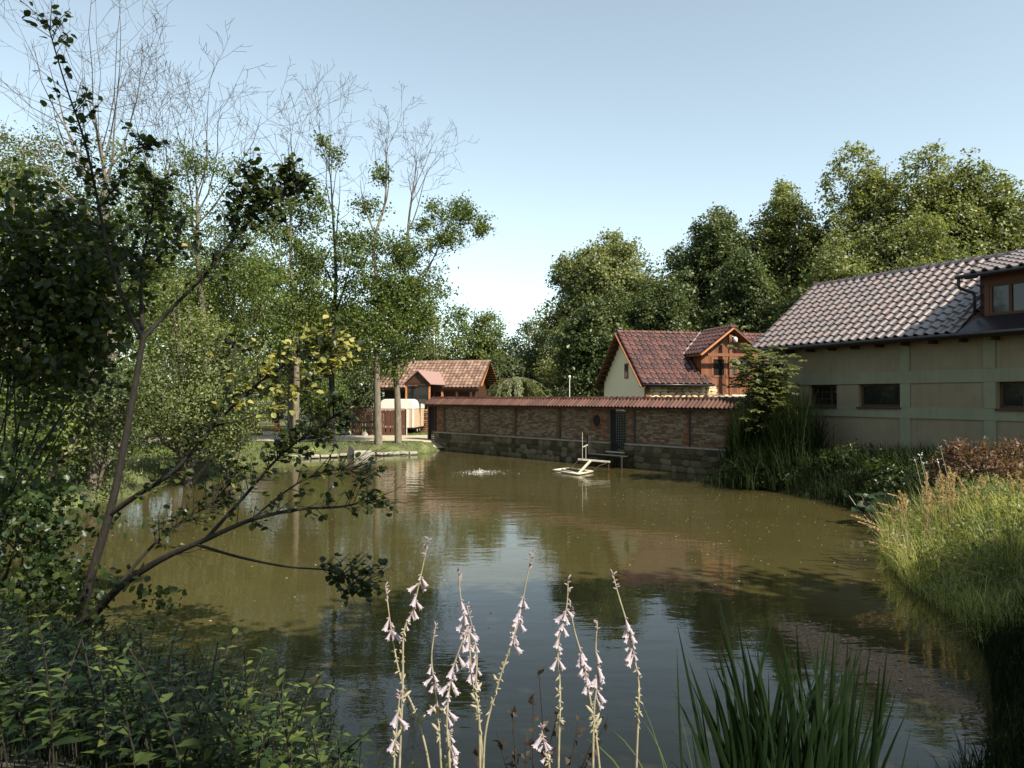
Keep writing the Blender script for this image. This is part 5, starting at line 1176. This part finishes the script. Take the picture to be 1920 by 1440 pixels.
grassfield('left_bank_grass', 'rough grass along the left shore under the leafy bushes', 9000, lambda rg, n: (rg.uniform(-22, -10, n), rg.uniform(17.5, 35, n)), (.15, .5), (.01, .025), (.1, .4), m_grass_green, 108, 3)
grassfield('far_lawn', 'lawn beyond the sandy path around the picnic table and fence', 30000, rm5, (.05, .16), (.02, .05), (.03, .12), m_grass_green, 106, 2)
def rm6(rg, n): return rg.uniform(-4, 3.2, n), rg.uniform(2.9, 5.3, n)
grassfield('bank_edge_grass', 'sparse dark grass at the near edge of the bank below the flower stalks', 1500, rm6, (.08, .22), (.004, .009), (.05, .2), m_grass_shaded, 107)
rg_ = np.random.default_rng(109); C = []
for _ in range(240):
    d = rg_.uniform(10.4, 15.5); x = rg_.uniform(.47, .66)*d+.3
    if sdist(np.array([x]), np.array([d]))[0] < .1: continue
    C.append((x, d, gz(x, d)+rg_.uniform(.1, .55)))
v, f = clumps(np.array(C), .22, 34, .075, shape=LEAF_LANCE)
tag(link('mound_weeds', np_mesh('mound_weeds', v, f, m_leaf_hop, True)), 'leafy weeds growing through the sunlit grass mound', 'weeds', kind='stuff')
# seed heads: each stalk a thing
def seedhead_mesh(seed, h, L_):
    rg = np.random.default_rng(seed); sg = []; C = []; D = []; n = 10; path = [np.array([L_*(i/n)**1.8, 0, h*(i/n)*(1-.12*(i/n)**3)]) for i in range(n+1)]
    for i in range(n): sg.append((path[i], path[i+1], .0035, .0025))
    for k in range(90):
        t = .74+.26*k/90; f = min(n-1, int(t*n)); p = path[f]+(path[f+1]-path[f])*(t*n-f); w_ = .014*math.sin(PI*min(1, (t-.74)/.26)*.9+.2)
        C.append(p+rg.normal(size=3)*w_); D.append(unit(path[f+1]-path[f])+rg.normal(size=3)*.35)
    v1, f1 = seg_tubes(sg, 4); v2, f2 = leaves(np.array(C), rg.normal(size=(90, 3)), rg.uniform(.02, .04, 90), LEAF4, np.array(D)); return np_mesh('grass_seed_head', *join([(v1, f1), (v2, f2)]), m_seed)
shm = [seedhead_mesh(300+k, rg.uniform(.95, 1.35), (.08, .12, .15, .2, .5, .6)[k]) for k in range(6)]
spots = [(1688, 925), (1700, 905), (1735, 895), (1742, 880), (1748, 885), (1760, 905), (1770, 865), (1782, 880), (1795, 870), (1812, 890), (1838, 880), (1858, 885), (1880, 900), (1900, 885), (1915, 880), (1770, 900), (1790, 905), (1825, 900), (1845, 910), (1870, 905), (1895, 915), (1752, 920), (1910, 905)]
for i, (px, py) in enumerate(spots+[(a+rg.uniform(-14, 14), b+rg.uniform(-12, 26)) for _ in range(3) for a, b in spots]):
    d = rg.uniform(12.5, 15.5); h_ = rg.integers(4); p = at(px, py, d); z = max(0, gz(p.x, d)); hh = p.z-z
    o = link('grass_seed_head', shm[h_], None, (p.x, d, z), (0, 0, rg.uniform(0, 6.28)), (1, 1, max(.5, hh/1.12)))
    tag(o, 'upright tan feathery grass seed head above the sunlit mound', 'grass stalk', 'upright seed heads on the sunlit mound')
for i, (px, py, d) in enumerate([(1605, 972, 13.6), (1604, 988, 13.2), (1630, 1018, 12.6), (1655, 1022, 12.4), (1655, 948, 14), (1660, 935, 14.2), (1652, 965, 13.8), (1712, 1042, 11.6), (1765, 1040, 11.2), (1640, 1000, 13), (1780, 1100, 10.8), (1800, 1140, 10.4)]):
    tip = np.array(at(px, py, d)); b = np.array(at(px+100, 1000, d)); b[2] = max(.05, gz(b[0], d)); v_ = tip-b; L_ = math.hypot(v_[0], v_[1]); h = max(.35, v_[2])
    o = link('grass_seed_head', shm[5-i % 2], None, tuple(b), (0, 0, math.atan2(v_[1], v_[0])), (L_/.55, 1, h/1.05)); tag(o, 'pale grass seed head bending left over the water from the mound', 'grass stalk', 'seed heads leaning over the water')
# pale asters behind the mound
for i, (px, py) in enumerate(((1716, 862), (1725, 855), (1730, 866), (1763, 838), (1757, 862))):
    p = np.array(at(px, py, 15.5)); b = np.array([p[0]+.25, 15.5, gz(p[0]+.25, 15.5)]); r_ = root('wild_flower', tuple(b), 0, 'thin stem with tiny white blossoms against the barn wall behind the mound', 'flower', 'white wild flowers behind the mound')
    MB().tube([(0, 0, 0), tuple((p-b)*[.6, 1, .6]+[0.03, 0, 0]), tuple(p-b)], .006, 5).build('stem', m_stalk, r_)
    v, f = leaves(np.repeat([p-b], 14, 0)+RNG.normal(size=(14, 3))*.035, RNG.normal(size=(14, 3)), RNG.uniform(.015, .035, 14)); link('blossom', np_mesh('blossom', v, f, m_white), r_)
# russet shrubs
m_leaf_russet = leafmat('leaf_russet', [(.05, .028, .018), (.11, .06, .038), (.2, .12, .075)], .3, .5, scale=3)
def russet(label, px, py, d, r_, seed):
    rg = np.random.default_rng(seed); p = np.array(at(px, py, d)); zb = gz(p[0], d); o = np.array([p[0], d, zb]); rt = root('russet_shrub', tuple(o), 0, label, 'shrub', None)
    C = []; D = []; sg = []
    for k in range(150):
        u = unit(rg.normal(size=3)); u[2] = abs(u[2])*.9+.05; q = np.array([0, 0, .2])+u*[r_, r_, p[2]-zb+.05]*rg.uniform(.75, 1.05); sg.append((np.array([0, 0, .1]), q*.6, .006, .004)); sg.append((q*.6, q, .004, .002))
        for j in range(16):
            C.append(q*rg.uniform(.75, 1.03)+rg.normal(size=3)*.05); D.append(u+rg.normal(size=3)*.5)
    v, f = leaves(np.array(C), rg.normal(size=(len(C), 3))+[0, 0, .6], rg.uniform(.06, .12, len(C)), LEAF_LANCE, np.array(D)); link('foliage', np_mesh('foliage', v, f, m_leaf_russet), rt); v, f = seg_tubes(sg, 4); link('stem', np_mesh('stem', v, f, m_bark_dark), rt)
russet('reddish brown shrub behind the sunlit mound, below the first barn pilaster', 1815, 838, 17, .75, 401)
russet('reddish brown shrub at the right edge behind the sunlit mound', 1900, 838, 16.5, .7, 402)
russet('smaller reddish shrub between the two others behind the mound', 1862, 868, 15.6, .6, 403)
# butterbur-like round leaves in the shade by the mound
rl = at(1655, 905, 18); ro = np.array([rl.x, 18, max(0, gz(rl.x, 18))]); rb = root('round_leaf_plant', tuple(ro), 0, 'low plant with round green leaves in the shade left of the sunlit mound', 'plant')
for k in range(16):
    s = RNG.uniform(.18, .3); p = RNG.normal(size=3)*[.4, .25, 0]+[0, 0, RNG.uniform(.25, .75)]; v, f = leaves(np.array([p]), np.array([[-.3, -.6, 1]])+RNG.normal(size=(1, 3))*.3, np.array([s]), LEAF_RND); link('leaf', np_mesh('leaf', v, f, m_leaf_herb, True), rb)
    MB().tube([(p[0]*.4, p[1]*.4, 0), tuple(p)], .008, 4).build('stem', m_stalk, rb)

# ------------------------------------------------------------------ tall reeds and the small lit tree at the barn's end
def reeds(label, px, d, n, hh, sx, seed, mat, top, name='tall_reeds'):
    rg = np.random.default_rng(seed); p = at(px, 800, d); z = max(0, gz(p.x, d)); x = rg.normal(0, sx, n); y = rg.normal(0, sx*.6, n)
    v, f = blades(np.stack([x, y, np.zeros(n)], 1), rg.uniform(hh*.55, hh, n)*np.exp(-(x/(sx*2.4))**2), rg.uniform(.018, .035, n), rg.uniform(.2, 1.1, n), .5, 6, rg.uniform(0, 2*PI, n))
    return tag(link(name, np_mesh(name, v, f, mat, True), None, (p.x, d, z)), label, 'reeds', 'dark reeds at the barn')
reeds('tall dark arching reeds before the barn wall left of its first window', 1490, 25.6, 1700, 3.4, .55, 501, m_grass_shaded, 0)
reeds('dark reeds hanging over the right end of the brick wall', 1405, 27.0, 1300, 3.0, .45, 502, m_grass_shaded, 0)
reeds('lower dark reeds at the water below the small sunlit tree', 1440, 25.4, 1300, 1.9, .8, 503, m_grass_shaded, 0)
reeds('upright lit reed tuft left of the small sunlit tree, above the wall cap', 1388, 26.8, 130, 4.3, .18, 504, m_grass_green, 0)
def pinnate_tree(label, px, d, ptop, zones, seed, mat):
    rg = np.random.default_rng(seed); b = at(px, 860, d); zb = gz(b.x, d); o = np.array([b.x, d, zb]); rt = root('small_ash_tree', tuple(o), 0, label, 'tree'); C = []; N = []; D = []; sg = []
    top = np.array(at(px, ptop, d)); trunk_path([o, (o+top)/2+[.1, 0, 0], top], .05, .012, sg)
    for (qx, qy, rx, ry, n) in zones:
        for _ in range(n):
            q = np.array(at(qx+rg.normal()*rx*.5, qy+rg.normal()*ry*.5, d+rg.normal()*.35)); a = rg.uniform(0, 2*PI); dr_ = np.array([math.cos(a), math.sin(a)-.3, -.15]); L_ = rg.uniform(.25, .4); s0 = (q*.8+np.array([top[0], d, q[2]-.3])*.2)
            sg.append((s0, q, .006, .004)); sg.append((q, q+dr_*L_, .004, .002)); sd = unit(np.cross(dr_, [0, 0, 1.]))
            for j in range(5):
                for s_ in (-1, 1): C.append(q+dr_*L_*(j+1)/5.5); D.append(sd*s_+dr_*.5+[0, 0, -.2]); N.append(np.array([0, -.2, 1])+rg.normal(size=3)*.25)
            C.append(q+dr_*L_); D.append(dr_); N.append(np.array([0, 0, 1.]))
    v, f = leaves(np.array(C), np.array(N), rg.uniform(.12, .2, len(C)), LEAF_T, np.array(D)); link('crown', np_mesh('crown', v-o, f, mat), rt); v, f = seg_tubes(sg, 5); link('trunk', np_mesh('trunk', v-o, f, m_bark_dark), rt)
leafy_tree('low_bush', 'dark full bush filling the corner behind the small sunlit ash tree', 1432, 27.1, 668, .75, m_leaf_deep, seed=65, nl=8, ncl=260, per=28, size=.11, low=1.2, clr=.25, cat='bush', trunk_r=.04)
pinnate_tree('small sunlit ash tree with feathery leaves where the brick wall meets the barn', 1428, 26.2, 652, [(1430, 665, 50, 14, 16), (1425, 700, 60, 40, 46), (1440, 745, 50, 30, 30), (1400, 680, 30, 20, 12), (1460, 680, 25, 30, 12), (1425, 700, 60, 45, 80), (1440, 750, 45, 40, 70), (1405, 690, 40, 50, 50)], 511, m_leaf_pale)
RNG = np.random.default_rng(9)
def bankbush(label, px, d, ptop, rx, seed, mat=m_leaf_fore): leafy_tree('low_bush', label, px, d, ptop, rx, mat, seed=seed, nl=8, ncl=170, per=26, size=.11, low=.0, clr=.28, cat='bush', trunk_r=.04)
bankbush('dark low bush at the foot of the barn below the second window', 1600, 23.4, 845, 1.1, 61)
bankbush('dark low bush at the waterline under the reeds', 1480, 25.2, 880, 1.2, 62)
bankbush('dark low bush between the second window and the sunlit mound', 1690, 20.3, 870, .9, 63)
bankbush('dark bush hugging the right end of the brick wall at the water', 1395, 26.9, 850, .8, 64)

# ------------------------------------------------------------------ unseen trees: casters of the near shade, and others added against sky light
def shade_tree(label, c, r, base, seed, ncl=420, per=30):
    rt = root('unseen_tree', (base[0], base[1], gz(*base)), 0, label, 'tree'); o = np.array([base[0], base[1], gz(*base)])
    pts = crown_points(c, r, 14, ncl, .45, seed=seed); v, f = clumps(pts, .55, per, .24); link('crown', np_mesh('crown', v-o, f, m_leaf_deep), rt)
    sg = []; trunk_path([o, (o+np.array(c))/2, np.array(c)], .2, .06, sg); 
    for q in pts[::28]: sg.append((np.array(c)-[0, 0, r[2]*.4], q, .06, .02))
    v, f = seg_tubes(sg, 6); link('trunk', np_mesh('trunk', v-o, f, m_bark), rt)
SHADE = [('broad tree behind the viewer that shades the near water', (8.0, 2.5, 9.8), (5.2, 3.6, 2.3), (11.5, -2.5), 601, 900),
         ('second broad tree behind the viewer that shades the right bank', (13.8, 3.0, 9.0), (3.2, 2.0, 2.2), (15.5, -.5), 602, 600),
         ('tall tree behind the viewer that shades the left bank', (-1.3, 2.6, 12.8), (2.9, 1.9, 1.8), (3.5, -4.5), 603, 260)]
SHADE += [('thin unseen tree added behind the viewer to dapple the undergrowth', (3.0, -.7, 10.3), (2.3, 1.0, 1.2), (4.5, -4), 608, 150), ('dense unseen tree added at the left behind the viewer to block sky light', (-11, -5, 8), (4.5, 4, 6), (-11, -5), 604, 500), ('dense unseen tree added behind the viewer to block sky light', (-2, -9, 7), (5, 3, 4.5), (-2, -9), 605, 500),  # unseen trees added: the thin one dapples herbs, the rest block sky light
          ('dense unseen tree added at the left rear of the viewer to block sky light', (-17, 3, 8), (4, 4, 6), (-17, 3), 606, 500), ('broad low unseen tree added at the right rear to block sky light', (8, -12, 5), (5, 3, 3), (8, -12), 607, 400)]  # also added out of view, to cut sky light on the pond
for a in SHADE: shade_tree(*a)
